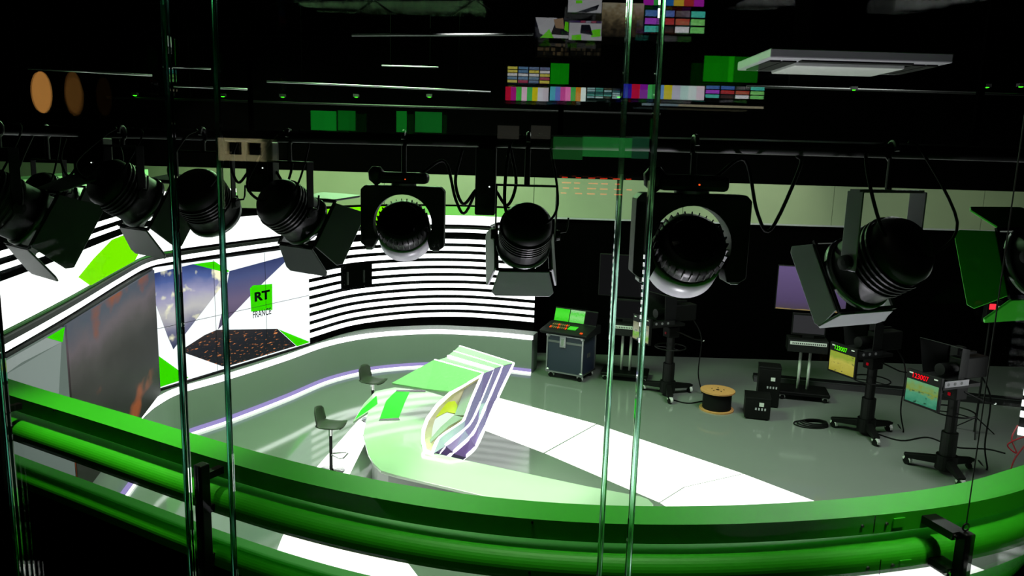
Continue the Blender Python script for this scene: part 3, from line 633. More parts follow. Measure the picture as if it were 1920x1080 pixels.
# cream cabinet with two openings, lit by an added spot with no lamp body
a, b = mirror(408, 258, 6.3), mirror(516, 304, 6.3); x0, x1 = sorted((a.x, b.x)); z0, z1 = sorted((a.z, b.z))
cab = thing('wall_cabinet', 'cream wall cabinet with two square openings', 'cabinet', ((x0+x1)/2, a.y, z0)); hw, hh = (x1-x0)/2, z1-z0
bm = nb(); box(bm, -hw, hw, -.05, 0, 0, hh*.28); box(bm, -hw, hw, -.05, 0, hh*.82, hh)
for u0, u1 in ((-1, -.70), (-.18, .02), (.50, 1)): box(bm, u0*hw, u1*hw, -.05, 0, hh*.28, hh*.82)
obj('front', bm, 'cream', cab); obj('interior', bx(-hw, hw, -.2, -.05, 0, hh), 'matte', cab)
spot('added_cabinet_spot', (a.x+.2, a.y+1.1, a.z+1.1), (a.x-.1, a.y, a.z-.1), 420, (1, .93, .75), 34, .3, .03)
for px, s, lb in ((77, .95, 'glowing amber oval wall lamp'), (137, .12, 'dim ghost image of the amber oval wall lamp')):
    c = mirror(px, 173, 6.3); r = thing('lamp_and_ghost', lb + ' on the control room wall', 'lamp', c)  # the dim oval is the first lamp's double-glazing ghost, built as a body
    mm = M.Diagonal((.08 if s > .5 else .065, 1, .165, 1)) @ RX(-PI/2)
    obj('diffuser', lathe(nb(), [(1, 0), (.97, .012), (.8, .02)], 32, mm), emit('amber glow %d' % px, '#c98a44', s*3.2), r, smooth=True)
    obj('backplate', lathe(nb(), [(1.03, -.14), (1.03, -.005)], 32, mm), 'black', r); 

# ================================================================== HANGING LUMINAIRES
ppx = [(-80, 262, 5.2), (230, 254, 4.9), (385, 256, 4.7), (565, 264, 4.35), (757, 268, 4.05), (980, 276, 3.75), (1290, 285, 3.45), (1640, 296, 3.35), (2000, 307, 3.4)]
PZ = 5.265
ppt = [V((aty(x, y, d).x, d, PZ)) for x, y, d in ppx]
pipe = crom(ppt, 8)
gr = thing('lighting_pipe', 'long curved black lighting pipe carrying the row of luminaires', 'pipe', pipe[0])
obj('pipe_tube', tube(nb(), pipe, .03, 12), 'black', gr, wl(gr), smooth=True)
obj('pipe_highlight', sweep(nb(), pipe, [(-.012, .028), (.012, .028), (.012, .036), (-.012, .036)], PZ), 'alu', gr, wl(gr))  # bright strip standing in for the highlight along the pipe's top
for i in (3, 20, 42, 60):
    p = pipe[i]; obj('hanger', bx(p.x-.012, p.x+.012, p.y-.012, p.y+.012, PZ+.036, 8.98), 'matte', gr, wl(gr))
def pipe_at(px):
    return min(pipe, key=lambda p: abs(960+FPX*(p-EYE).dot(_R)/(p-EYE).dot(_F)-px))
def clampparts(r, dx=0, top=None):
    """hook clamp from the yoke top up to the pipe; local coordinates of r"""
    z0, zp = top, PZ - r.location.z
    obj('clamp_stem', cyl(nb(), .014, z0, zp-.03, 10, T(dx, 0, 0)), 'black2', r)
    obj('clamp_hook', tube(nb(), [V((dx+0, .04*math.cos(a), zp+.04*math.sin(a))) for a in [-PI/2+k*PI/8 for k in range(13)]], .011, 8), 'black2', r)
def cable(r, pts, rad=.008): obj('cable', tube(nb(), crom(pts, 6), rad, 8), 'rubber', r, smooth=True)

def wash(px, py, d, S, tilt, label, rz=0, rimm='lgrey'):
    """large round wash light: box yoke with a round cut-out, finned drum, front barrel; S = yoke width"""
    c = aty(px, py, d); r = thing('wash_luminaire', label, 'stage light', c, rz, 'hanging stage lights')
    hw, zt, zb = S/2, S*.43, -S*.26; rr = S*.35
    out = [(-hw, zb), (-hw, zt-.05*S), (-hw+.05*S, zt), (hw-.05*S, zt), (hw, zt-.05*S), (hw, zb-.03*S), (hw-.06*S, zb-.07*S), (hw-.17*S, zb-.07*S)]
    inner = [(rr*math.cos(a), rr*math.sin(a)-.02*S) for a in [math.radians(-32+k*(244/24)) for k in range(25)]]
    pts = out + inner + [(-hw+.15*S, zb-.05*S), (-hw+.05*S, zb-.04*S)]
    bm = nb(); prism(bm, pts, -.09*S, .13*S, RX(PI/2)); obj('yoke', bm, 'black', r, bevel=.006)
    hm = RX(-PI/2-tilt)        # local Z -> forward (away from the viewer) and down
    hm = T(0, 0, -.085*S) @ hm
    obj('drum', lathe(nb(), [(.10*S, -.23*S), (.24*S, -.22*S), (.295*S, -.17*S), (.30*S, .02*S)], 36, hm), 'black2', r, smooth=True)
    dr = obj('rear_cap', lathe(nb(), [(.06*S, -.25*S), (.2*S, -.245*S), (.22*S, -.225*S)], 32, hm), 'lens', r)
    for k in range(30):
        a = 2*PI*k/30; obj('cooling_fin', bx(.275*S, .318*S, -.005*S, .005*S, -.17*S, -.05*S, hm @ RZ(a)), 'black2', r)
    obj('front_barrel', lathe(nb(), [(.305*S, .02*S), (.325*S, .03*S), (.325*S, .26*S), (.30*S, .26*S), (.30*S, .04*S)], 40, hm), rimm, r, smooth=True)
    obj('lens', lathe(nb(), [(.29*S, .2*S), (.2*S, .23*S), (.02*S, .24*S)], 32, hm), 'lens', r)
    obj('pan_box', bx(-.3*S, .3*S, -.12*S, .12*S, zt+.012, zt+.16*S), 'black', r, bevel=.02)
    obj('pan_bearing', cyl(nb(), .15*S, zt, zt+.012, 24), 'steel', r)
    obj('status_light', cyl(nb(), .008*S, 0, .004, 8, T(.03*S, -.12*S, zt+.08*S) @ RX(PI/2)), 'ledorange', r)
    obj('cover_bag', lathe(nb(), [(.02*S, -.12*S), (.09*S, -.06*S), (.1*S, .04*S), (.05*S, .1*S)], 12, T(-.33*S, 0, zt+.12*S)), 'dark', r, smooth=True)
    if abs(rz) < .5: clampparts(r, 0, zt+.16*S)
    for s_ in (-1, 1): obj('yoke_foot', bx(s_*(hw-.1*S)-.04*S, s_*(hw-.1*S)+.04*S, -.12*S, .05*S, zb-.085*S, zb-.05*S), 'steel', r, bevel=.004)
    cable(r, [(.2*S, 0, zt+.15*S), (.48*S, .05, zt+.3*S), (.62*S, .04, zt-.15*S), (.75*S, .03, zt-.3*S), (.95*S, .02, zt+.25*S), (.9*S, .0, PZ-c.z-.03)])
    return r
wash(1290, 455, 3.35, .505, math.radians(36), 'largest black wash light with box yoke and pale crescent barrel', .04)
wash(757, 415, 4.0, .435, math.radians(34), 'black wash light with box yoke hanging before the white stripes', .02)

def fresnel(px, py, d, s, az, el, label, doors=(50, 50, 50, 50), dm='mgrey', yoke='black', arms=True, pipe_px=None, lensm='lens2', dl=.5, aw=.16):
    """theatre fresnel: drum, ribs, lens, gel frame, four barn doors, U yoke, clamp. s = drum radius"""
    c = aty(px, py, d); r = thing('fresnel_luminaire', label, 'stage light', c, 0, 'hanging stage lights')
    A = RZ(az) @ RX(el); B = A @ RX(-PI/2)      # local Z of B -> forward
    obj('drum', lathe(nb(), [(.3*s, -1.15*s), (.75*s, -1.1*s), (.95*s, -.85*s), (1.0*s, -.3*s), (1.0*s, .75*s)], 32, B), 'black2', r, smooth=True)
    for k in range(5): obj('cooling_rib', lathe(nb(), [(1.0*s, (-.62+.16*k)*s), (1.05*s, (-.60+.16*k)*s), (1.05*s, (-.55+.16*k)*s), (1.0*s, (-.53+.16*k)*s)], 32, B, False), 'black2', r)
    obj('lens_ring', lathe(nb(), [(1.0*s, .72*s), (1.09*s, .74*s), (1.09*s, .9*s), (.93*s, .9*s), (.93*s, .78*s)], 32, B, False), 'steel', r, smooth=True)
    obj('lens', lathe(nb(), [(.95*s, .78*s), (.7*s, .86*s), (.35*s, .92*s), (.02*s, .94*s)], 32, B), lensm, r, smooth=True)
    g = nb()
    for x0, x1, z0, z1 in ((-1.1, 1.1, 1.0, 1.1), (-1.1, 1.1, -1.1, -1.0), (-1.1, -1.0, -1.0, 1.0), (1.0, 1.1, -1.0, 1.0)): box(g, x0*s, x1*s, .9*s, .98*s, z0*s, z1*s, A)
    if any(a is not None for a in doors): obj('gel_frame', g, 'black2', r)
    else: g.free()
    for k, a in enumerate(doors):        # bottom, right, top, left
        if a is None: continue
        hh = A @ RY(-k*PI/2) @ T(0, .97*s, -1.08*s) @ RX(-math.radians(a))
        L = dl*2.2*s
        f = prism(nb(), [(-1.0*s, 0), (1.0*s, 0), (1.25*s, L*.85), (1.1*s, L), (-1.1*s, L), (-1.25*s, L*.85)], -.012, .0, hh)
        fo = obj('barn_door', f, dm, r, bevel=.003)
        obj('door_hinge', cyl(nb(), .05*s, -.5*s, .5*s, 8, hh @ RY(PI/2)), 'black2', fo)
    if arms:
        zt = max(1.45*s, min(1.9*s, PZ-c.z-.08))
        for sg in (-1, 1):
            y = nb(); box(y, sg*1.18*s-.02*s, sg*1.18*s+.03*s, -aw*s, aw*s, -.22*s, zt, RZ(az)); obj('yoke_arm', y, yoke, r, bevel=.003)
            obj('tilt_knob', lathe(nb(), [(.2*s, 0), (.22*s, .05*s), (.2*s, .16*s), (.08*s, .18*s)], 16, RZ(az) @ T(sg*1.2*s, 0, 0) @ RY(sg*PI/2)), 'black2', r)
        obj('yoke_bar', bx(-1.21*s, 1.21*s, -.16*s, .16*s, zt-.03*s, zt+.05*s, RZ(az)), yoke, r)
        clampparts(r, 0, zt)
        kn = RZ(az) @ T(1.35*s, 0, .1*s)
        obj('lock_handle', tube(nb(), [kn @ V(p) for p in ((-.1*s, 0, 0), (.25*s, 0, .05*s), (.3*s, 0, .2*s), (.33*s, 0, .6*s))], .035*s, 8), 'black2', r)
    rear = B @ V((0, 0, -1.1*s)); zp = PZ-c.z
    cable(r, [rear, rear+V((-.35*s, -.1*s, -.2*s)), rear+V((-.9*s, 0, .5*s)), V((-.7*s, .0, zp-.02)), V((-.2*s, 0, zp+.03))])
    cable(r, [rear+V((.1*s, 0, .1*s)), rear+V((.5*s, -.1*s, -.25*s)), rear+V((1.1*s, 0, .6*s)), V((.8*s, 0, zp)), V((.4*s, 0, zp+.04))], .006)
    return r
rd = math.radians
fresnel(1650, 490, 3.3, .16, rd(24), rd(-32), 'fresnel with open U yoke and pale lower barn doors before the violet screen', (8, 14, None, 6), 'lgrey', 'lgrey', dl=.36, aw=.26)
fresnel(985, 440, 3.7, .125, rd(5), rd(-38), 'slim fresnel with ribbed lens and folded grey lower door', (35, 15, 25, 15), 'lgrey', dl=.5)
fresnel(545, 395, 4.37, .145, rd(-35), rd(-33), 'fresnel with green grey barn doors in front of the video wall', (28, 22, 40, 22), 'mgrey', dl=.6)
fresnel(235, 360, 4.75, .16, rd(-35), rd(-32), 'fresnel with shaded doors over the lime frieze shape', (28, 25, 40, 25), 'mgrey', dl=.6)
fresnel(95, 365, 5.1, .12, rd(-20), rd(-30), 'small fresnel with looped cables between two larger lamps', (None, 30, None, 30), 'mgrey', dl=.4)
fresnel(8, 385, 4.4, .17, rd(-38), rd(-30), 'fresnel with green edged door at the end of the pipe', (25, 20, 50, 25), 'mgrey', dl=.65)
fresnel(385, 378, 4.6, .155, rd(-8), rd(-40), 'round fresnel without barn doors before the white frieze', (None, None, None, None), 'mgrey')
fresnel(1985, 480, 3.35, .15, rd(20), rd(-20), 'fresnel with green door beside the second striped wall', (30, 30, 50, 30), 'green', dl=.5)  # doors in the same green as the ring
# junction box with dangling drop arm by the centre fresnel
def drop_box(px, d, w_, z0, label):
    p = aty(px, 300, d); r = thing('dimmer_box', label, 'dimmer box', (p.x, d, z0))
    obj('case', bx(-w_/2, w_/2, -.06, .06, 0, PZ-.03-z0), 'black', r, bevel=.008)
    obj('socket', cyl(nb(), .025, 0, .02, 14, T(0, -.06, .08) @ RX(PI/2)), 'dark', r); obj('status_light', cyl(nb(), .004, 0, .005, 8, T(.02, -.06, .14) @ RX(PI/2)), 'ledwhite', r)
    for sg in (-1, 1): obj('side_cable', tube(nb(), crom([(sg*w_/2, 0, .12), (sg*(w_/2+.06), -.02, .05), (sg*(w_/2+.1), -.02, .16), (sg*(w_/2+.07), 0, PZ-z0-.04)], 6), .008, 8), 'rubber', r, smooth=True)
drop_box(912, 3.8, .1, PZ-.36, 'tall black dimmer box hanging before the stripes')
drop_box(492, 4.52, .16, PZ-.32, 'broad black dimmer box hanging under the cream cabinet glow')
drop_box(175, 4.98, .2, PZ-.33, 'heavy black dimmer box hanging over the slim light strips')

# ceiling grid: thin pipes, cassette, indicator lamps
def bar(px0, py0, px1, py1, d0, d1, rad, m, label, grp='ceiling grid bars'):
    a, b = aty(px0, py0, d0), aty(px1, py1, d1); b.z = a.z if abs(b.z-a.z) < .3 else b.z
    r = thing('grid_bar', label, 'pipe', a, 0, grp)
    obj('bar', tube(nb(), [a, b], rad, 10), m, r, wl(r), smooth=True)
    for t in (.15, .85):
        p = a.lerp(b, t); obj('drop_rod', bx(p.x-.003, p.x+.003, p.y-.003, p.y+.003, p.z+rad*.8, 8.99), 'matte', r, wl(r))
bar(52, 128, 285, 137, 8.0, 8.4, .012, 'alu', 'short aluminium grid bar above the amber lamp and its ghost image')
bar(305, 125, 395, 129, 8.4, 8.5, .008, 'alu', 'shortest thin grid bar between the window joints')
bar(316, 161, 470, 167, 9.0, 9.2, .011, 'alu', 'thin aluminium grid bar with a bracket end')
bar(500, 153, 920, 163, 11.0, 11.6, .013, 'alu', 'long aluminium grid bar over the green desk screens')
bar(716, 123, 822, 122, 12, 12, .010, 'alu', 'short grid bar high above the wash light')
bar(660, 66, 1000, 51, 8, 7.6, .012, 'steel', 'grey truss chord near the ceiling')
bar(1400, 162, 1925, 160, 12, 12.0, .02, 'black2', 'black grid bar carrying green indicator lamps')
bar(200, 182, 1240, 188, 13.9, 14.1, .02, 'black2', 'long black grid bar of green indicator lamps')
for px, py, d in ((253, 180, 13.9), (320, 181, 13.9), (418, 182, 13.95), (530, 183, 14), (668, 183, 14), (805, 183, 14.05), (1160, 183, 14.1), (1600, 170, 12), (1850, 165, 12), (1914, 164, 12)):
    p = aty(px, py, d); r = thing('indicator_lamp', 'tiny green indicator lamp clipped to the ' + ('long black grid bar' if px < 1300 else 'black grid bar by the ceiling cassette'), 'lamp', p, 0, 'green indicator lamps')
    obj('body', bx(-.05, .05, -.04, .04, .012, .06), 'black2', r); obj('glow', lathe(nb(), [(.02, 0), (.035, .008), (.03, .014)], 10), emit('green glow %d' % px, '#40ff20', 2.5), r)
# truss webs
ta = aty(640, 5, 8.2); tr = thing('ceiling_truss', 'faint dark lattice truss under the ceiling', 'truss', ta)
tb = aty(1010, 5, 7.6)
g = nb(); 
for z in (0, -.34):
    tube(g, [V((ta.x-2.2, 8.5, ta.z+z)), V((tb.x+.4, 7.6, ta.z+z))], .018, 8)
obj('chord', g, 'matte', tr, wl(tr))
for i in range(9):
    t0 = i/9; t1 = (i+1)/9; P0 = V((ta.x-2.2, 8.5, ta.z)).lerp(V((tb.x+.4, 7.6, ta.z)), t0); P1 = V((ta.x-2.2, 8.5, ta.z)).lerp(V((tb.x+.4, 7.6, ta.z)), t1)
    a_, b_ = (P0, P1-V((0, 0, .34))) if i % 2 else (P0-V((0, 0, .34)), P1)
    obj('web', tube(nb(), [a_, b_], .012, 6), 'matte', tr, wl(tr))
obj('hanger', bx(ta.x-.02, ta.x+.02, 8.2, 8.24, ta.z, 9.0), 'matte', tr, wl(tr)); 
# air-conditioning cassette
zc = 5.95; q = [atz(x, y, zc) for x, y in ((1445, 108), (1893, 96), (1908, 134), (1520, 140))]
x0 = q[0].x; x1 = q[1].x; y0 = q[0].y; y1 = y0+.85
ac = thing('ceiling_cassette', 'long pale ceiling air conditioning cassette with louvre slots', 'air conditioner', ((x0+x1)/2, (y0+y1)/2, zc))
hw, hd = (x1-x0)/2, .42
obj('body', bx(-hw, hw, -hd, hd, .0, .07), 'lgrey', ac, bevel=.01)
obj('inner_panel', bx(-hw*.62, hw*.62, -hd*.55, hd*.75, -.03, 0), 'white', ac, bevel=.008)
for sx in (-1, 1):
    obj('louvre_slot', bx(sx*hw*.72-.05, sx*hw*.72+.05, -hd*.7, hd*.7, -.012, 0), 'black', ac); obj('louvre_slot', bx(sx*hw*.88-.04, sx*hw*.88+.04, -hd*.7, hd*.7, -.012, 0), 'black', ac)
obj('louvre_slot', bx(-hw*.62, hw*.62, -hd*.85, -hd*.68, -.012, 0), 'black', ac)
obj('duct', bx(-.3, .3, -.2, .2, .07, 3.05), 'matte', ac)

# ================================================================== EQUIPMENT ON THE STUDIO FLOOR
def caster(root, x, y, r_=.06, parent_name='caster'):
    w_ = obj(parent_name, lathe(nb(), [(r_*.8, -.025), (r_, -.02), (r_, .02), (r_*.8, .025)], 18, T(x, y, r_) @ RX(PI/2)), 'rubber', root)
    f = nb(); prism(f, [(x-r_*.7, r_*1.0), (x-r_*1.0, r_*1.5), (x-r_*.3, r_*2.15), (x+r_*.8, r_*2.1), (x+r_*1.15, r_*1.3), (x+r_*1.1, r_*.7), (x+r_*.95, r_*1.3), (x+r_*.5, r_*1.75), (x-r_*.3, r_*1.7)], -y-.03, -y+.03, RX(PI/2))
    obj('fender', f, 'white', w_)
# flight case with lighting console
A_, B_ = V((.86, 17.5, 0)), V((1.69, 17.05, 0)); ang = math.atan2((B_-A_).y, (B_-A_).x); fw = (B_-A_).length
fc = thing('flight_case', 'navy flight case on casters with bright metal edges and latch', 'flight case', A_, ang)
FD, Z0, Z1 = .8, .15, 1.08
obj('panel_body', bx(.02, fw-.02, .02, FD-.02, Z0+.02, Z1-.02), 'navy', fc)
for x in (0, fw-.035):
    for y in (0, FD-.035): obj('edge_profile', bx(x, x+.035, y, y+.035, Z0, Z1), 'alu', fc)
for z in (Z0, Z1-.035):
    for y in (0, FD-.035): obj('edge_profile', bx(.035, fw-.035, y, y+.035, z, z+.035), 'alu', fc)
    for x in (0, fw-.035): obj('edge_profile', bx(x, x+.035, .035, FD-.035, z, z+.035), 'alu', fc)
obj('lid_profile', bx(.03, fw-.03, .008, .02, Z1-.2, Z1-.15), 'steel', fc)
lt = obj('latch', bx(fw*.36, fw*.36+.16, -.012, .02, Z1-.30, Z1-.03), 'alu', fc, bevel=.02); obj('latch_dish', bx(fw*.36+.035, fw*.36+.125, -.018, -.012, Z1-.25, Z1-.09), 'chrome', lt, bevel=.01)
for x in (0, fw-.07):
    for z in (Z0, Z1-.07): obj('ball_corner', lathe(nb(), [(.03, -.03), (.055, -.01), (.055, .01), (.03, .03)], 12, T(x+.035, .02, z+.035) @ RX(PI/2)), 'alu', fc)
for x in (.1, fw-.1):
    for y in (.1, FD-.1): caster(fc, x, y, .07)
obj('side_handle', bx(fw-.02, fw, .3, .46, .55, .65), 'steel', fc)
lc = thing('lighting_console', 'lighting console with green touchscreens on the flight case', 'lighting console', A_+V((0, 0, Z1)), ang)
obj('chassis', prism(nb(), [(-.05, .002), (.75, .002), (.75, .20), (.45, .2), (-.12, .09), (-.12, .06)], -.14, fw+.12, M(((0, 0, 1, 0), (1, 0, 0, 0), (0, 1, 0, 0), (0, 0, 0, 1)))), 'dark', lc, bevel=.01)
sm = T(0, .46, .2) @ RX(rd(-18))
obj('screen_hood', bx(-.06, fw+.1, .01, .05, 0, .36, sm), 'black', lc)
tot = fw+.16
for i, m_ in enumerate(('cg1', 'cg2', 'tvoff')):
    obj('touchscreen', bx(-.05+tot*i*.36, -.05+tot*(i*.36+(.34 if i < 2 else .27)), .004, .01, .03, .33, sm), m_, lc)
dm_ = T(0, -.12, .092) @ RX(math.atan2(.11, .57))
obj('small_display', bx(fw*.5, fw*.72, .22, .42, 0, .006, dm_), 'cg1', lc)
for i in range(9):
    for j in range(2): obj('fader', bx(.02+i*.05, .045+i*.05, .2+j*.17, .28+j*.17, 0, .02, dm_), MT['ledorange'] if (i+j) % 4 == 0 else 'wood', lc)
obj('lit_key', bx(fw-.08, fw-.02, .06, .11, 0, .02, dm_), 'ledorange', lc)

def trolley(loc, rz, tvm, label, tvw=1.45):
    """screen trolley: base on casters, two chrome posts, shelf, small monitor, large television"""
    r = thing('screen_trolley', label, 'tv trolley', loc, rz, None)
    obj('base', bx(-.55, .55, -.35, .35, .12, .2), 'black', r, bevel=.02)
    for x in (-.45, .45):
        for y in (-.28, .28): caster(r, x, y, .06)
    for x in (-.1, .1): obj('post', cyl(nb(), .032, .2, 1.1, 16, T(x, 0, 0)), 'white', r, smooth=True)
    sh = obj('shelf_unit', bx(-.42, .42, -.28, .2, 1.1, 1.38), 'dark', r, bevel=.01)
    obj('vent_strip', bx(-.38, .38, -.29, -.28, 1.27, 1.345), 'white', sh)
    for i in range(18): obj('vent_slot', bx(-.33+i*.039, -.31+i*.039, -.293, -.29, 1.285, 1.32), 'black', sh)
    mo = obj('small_monitor', bx(-.36, .36, -.1, -.05, 1.45, 1.95), 'black', r, bevel=.01); obj('monitor_screen', bx(-.33, .33, -.106, -.1, 1.5, 1.9), 'tvdim' if tvm == 'tv' else 'tvoff', mo)
    obj('monitor_foot', bx(-.12, .12, -.12, .02, 1.38, 1.46), 'black', r)
    obj('back_column', bx(-.12, .12, .06, .16, 1.38, 2.95), 'black', r)
    tvo = obj('television', bx(-tvw/2-.02, tvw/2+.02, .0, .06, 1.98, 2.98), 'black', r, bevel=.008); obj('picture', bx(-tvw/2, tvw/2, -.006, 0, 2.0, 2.96), tvm, tvo)
    return r
trolley((6.62, 16.5, 0), rd(-14), 'tv', 'screen trolley with violet television and vented shelf unit')
trolley((2.78, 17.6, 0), rd(-14), 'tvoff', 'dark screen trolley beside the lighting console')

def camera_rig(loc, rz, pic, digits, label, zoff=0):
    r = thing('studio_camera', label, 'camera', loc, rz, 'studio cameras on pedestals')
    for k in range(3):
        a = rd(90+120*k); mm = RZ(a)
        obj('base_arm', prism(nb(), [(.1, .16), (.62, .13), (.66, .2), (.1, .30)], -.06, .06, mm @ RX(PI/2)), 'black', r, bevel=.008)
        p = mm @ V((.6, 0, 0)); caster(r, p.x, p.y, .075)
    obj('base_hub', cyl(nb(), .17, .08, .34, 20), 'black', r)
    obj('column', lathe(nb(), [(.13, .3), (.13, .75), (.09, .76), (.09, 1.35)], 20), 'black2', r, smooth=False)
    ringp = [V((.34*math.cos(a), .34*math.sin(a), 1.12)) for a in [k*PI/16 for k in range(32)]]
    obj('steering_ring', tube(nb(), ringp, .014, 8, True), 'black2', r)
    for k in range(3): obj('ring_spoke', tube(nb(), [(0, 0, 1.1), (.34*math.cos(2.1*k), .34*math.sin(2.1*k), 1.12)], .01, 6), 'black2', r)
    obj('pan_head', bx(-.12, .12, -.14, .14, 1.35, 1.58), 'black', r, bevel=.02)
    obj('pan_bar', tube(nb(), [(.12, .05, 1.5), (.2, .5, 1.3), (.2, .75, 1.25)], .014, 8), 'black2', r)
    obj('camera_body', bx(-.13, .13, -.1, .55, 1.72, 2.08), 'black', r, bevel=.02)
    obj('lens_barrel', cyl(nb(), .1, 0, .35, 20, T(0, -.1, 1.9) @ RX(PI/2)), 'black2', r)
    obj('viewfinder', bx(-.28, -.13, .1, .3, 2.02, 2.2), 'black', r, bevel=.01)
    obj('top_handle', bx(-.03, .03, 0, .35, 2.12, 2.16), 'black', r)
    obj('prompter_plate', bx(-.34, .34, -.75, .1, 1.66, 1.72), 'black', r)
    hd_ = nb(); V8 = [(-.33, -.42, 1.74), (.33, -.42, 1.74), (.4, -.5, 2.36), (-.4, -.5, 2.36), (-.2, -.05, 1.8), (.2, -.05, 1.8), (.2, -.05, 2.25), (-.2, -.05, 2.25)]
    vs = [hd_.verts.new(p) for p in V8]
    for f in ((0, 1, 5, 4), (1, 2, 6, 5), (2, 3, 7, 6), (3, 0, 4, 7)): hd_.faces.new([vs[i] for i in f])
    obj('prompter_hood', hd_, 'dark', r, solid=.01)
    mo = obj('prompter_monitor', bx(-.33, .33, -.80, -.74, 1.28, 1.86), 'black', r, bevel=.008)
    obj('monitor_picture', bx(-.30, .30, -.806, -.80, 1.32, 1.70), pic, mo)
    if digits:
        me = text_mesh('123007', 1, digits, .01); xs = [v.co.x for v in me.vertices]; ys = [v.co.y for v in me.vertices]
        for v in me.vertices: v.co = V((-.2+(v.co.x-min(xs))/(max(xs)-min(xs))*.3, -.806-v.co.z*.5, 1.735+(v.co.y-min(ys))/(max(ys)-min(ys))*.085))
        o = bpy.data.objects.new('clock_digits', me); C.objects.link(o); o.parent = mo
    for x in (-.27, .2): obj('corner_mark', bx(x, x+.07, -.806, -.80, 1.80, 1.82), 'white', mo)
    sp_ = obj('side_plate', bx(.335, .345, -.72, -.18, 1.70, 1.80), 'lgrey' if digits == 'ledred' else 'dark', r)
    for k in range(3): obj('plate_mark', cyl(nb(), .028, 0, .003, 12, T(.345, -.65+k*.15, 1.75) @ RY(PI/2)), 'mgrey', sp_)
    obj('tally_light', bx(-.02, .02, -.16, -.14, 1.42, 1.47), emit('tally', '#c01020', .6) if digits else 'red', r)
    obj('focus_knob', cyl(nb(), .015, 0, .03, 10, T(.2, .75, 1.25) @ RX(PI/2)), 'ledwhite' if digits else 'white', r)
    obj('cable', tube(nb(), crom([(0, .5, 1.8), (.1, .75, 1.3), (.15, .7, .5), (.15, .85, .02), (-.2, 1.1, .015)], 6), .014, 8), 'rubber', r)
    return r
camera_rig((7.58, 12.4, 0), rd(-68), 'picg', 'ledred', 'studio camera pedestal with red clock digits and pale side plate')
camera_rig((7.02, 14.2, 0), rd(-68), 'picy', 'ledgreen', 'studio camera pedestal with green clock digits and yellow map')
camera_rig((3.55, 16.35, 0), rd(-66), 'picw', None, 'studio camera pedestal with pale map screen near the dark trolley')

# cable reel, boxes, coil, tally stand
p = atz(1350, 776, 0); cr_ = thing('cable_reel', 'plywood cable drum standing on the grey floor', 'cable reel', (p.x, p.y+.3, 0))
obj('lower_flange', cyl(nb(), .36, 0, .03, 36), 'ply', cr_); obj('upper_flange', cyl(nb(), .36, .40, .43, 36), 'ply', cr_)
obj('wound_cable', lathe(nb(), [(.29+.012*(k % 2), .03+.37*k/16) for k in range(17)], 32), 'rubber', cr_, smooth=True)
for a in range(5): obj('flange_bolt', cyl(nb(), .016, .43, .436, 8, T(.13*math.cos(a*1.256), .13*math.sin(a*1.256), 0)), 'black', cr_)
obj('hub_hole', cyl(nb(), .035, .43, .433, 14), 'black', cr_)
def black_case(px, py, w_, d_, h_, label, marks=True, rz=-.25):
    p = atz(px, py, 0); r = thing('equipment_case', label, 'equipment case', p, rz)
    obj('case_body', bx(0, w_, 0, d_, .03, h_), 'black', r, bevel=.01)
    obj('case_lid', bx(-.005, w_+.005, -.005, d_+.005, h_, h_+.05), 'black', r, bevel=.01)
    for x in (.06, w_-.06):
        for y in (.06, d_-.06): obj('foot', cyl(nb(), .03, 0, .03, 10, T(x, y, 0)), 'rubber', r)
    if marks:
        obj('name_sticker', bx(w_*.55, w_*.55+.09, -.004, 0, h_*.7, h_*.7+.08), 'white', r)
        for k in range(4): obj('socket', bx(w_*.4+k*.06, w_*.4+k*.06+.03, -.004, 0, h_*.5, h_*.5+.05), 'lgrey', r)
black_case(1395, 785, .5, .5, .42, 'low black equipment case beside the plywood cable drum')
black_case(1418, 762, .45, .4, .85, 'tall black equipment case with white sticker behind the low case')
p = atz(1520, 797, 0); co = thing('cable_coil', 'coiled black cable lying on the floor by the trolley', 'cable', p)
for k in range(4):
    rr_ = .28-.03*k; obj('turn', tube(nb(), [(rr_*1.2*math.cos(a)+.03*k, rr_*.8*math.sin(a), .014+.02*k) for a in [i*PI/12 for i in range(24)]], .014, 6, True), 'rubber', co)
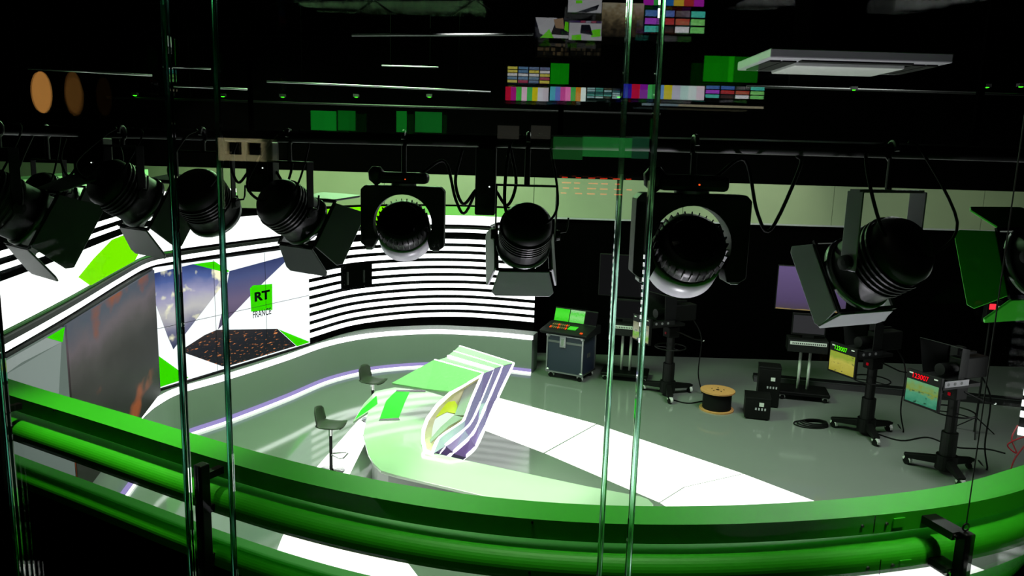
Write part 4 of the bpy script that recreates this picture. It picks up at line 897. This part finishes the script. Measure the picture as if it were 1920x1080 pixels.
tg = tag(obj('floor_cable', tube(nb(), crom([atz(x, y, .015) for x, y in ((1255, 748), (1290, 756), (1330, 752), (1375, 770))], 6), .014, 8), 'rubber'), 'black cable running between the drum and a camera base', 'cable')
tg = tag(obj('floor_cable', tube(nb(), crom([atz(x, y, .015) for x, y in ((1640, 812), (1690, 826), (1740, 820), (1790, 838), (1850, 842), (1885, 850))], 6), .014, 8), 'rubber'), 'black cable running between the two clock cameras', 'cable')
cy = thing('cable_ramp', 'low dark cable ramp with aluminium trim behind the cameras', 'cable ramp', (4.6, 17.0, 0), rd(-14))
obj('ramp', prism(nb(), [(0, 0), (.5, 0), (.4, .12), (.1, .12)], 0, 6.2, M(((0, 0, 1, 1.1), (1, 0, 0, .9), (0, 1, 0, 0), (0, 0, 0, 1)))), 'dark', cy); 
obj('trim', bx(1.1, 7.3, .985, 1.0, .121, .135), 'alu', cy)
ts = atz(1866, 850, 0); ts = V((ts.x+.2, ts.y+1.0, 0)); st = thing('tally_stand', 'black stand with glowing red tally box by the striped wall', 'tally light', ts)
obj('pole', cyl(nb(), .02, .05, 2.75, 12), 'black2', st)
for k in range(3): obj('leg', tube(nb(), [(0, 0, .35), (.4*math.cos(2.1*k), .4*math.sin(2.1*k), .015)], .012, 6), 'black2', st)
tp_ = 960; bxo = obj('tally_box', bx(-.14, .16, -.08, .04, 2.28, 2.72), 'black', st, bevel=.01)
obj('red_lamp', bx(-.10, .02, -.086, -.08, 2.55, 2.66), emit('red tally', '#ff3040', 1.8), bxo); obj('white_lamp', bx(.06, .10, -.086, -.08, 2.55, 2.62), 'white', bxo)
for k in range(4): obj('key', bx(-.08+.05*k, -.05+.05*k, -.086, -.08, 2.36, 2.46), 'white', bxo)
rc = tag(obj('red_cable', tube(nb(), crom([V((8.42, 11.98, 1.05)), V((8.3, 11.9, .85)), V((8.38, 11.85, .62)), V((8.25, 11.9, .75)), V((8.5, 11.75, .95)), V((8.36, 11.85, .5)), V((8.34, 11.9, .02))], 8), .012, 6), 'red'), 'tangled red cable hanging on the end of the second striped wall', 'cable')
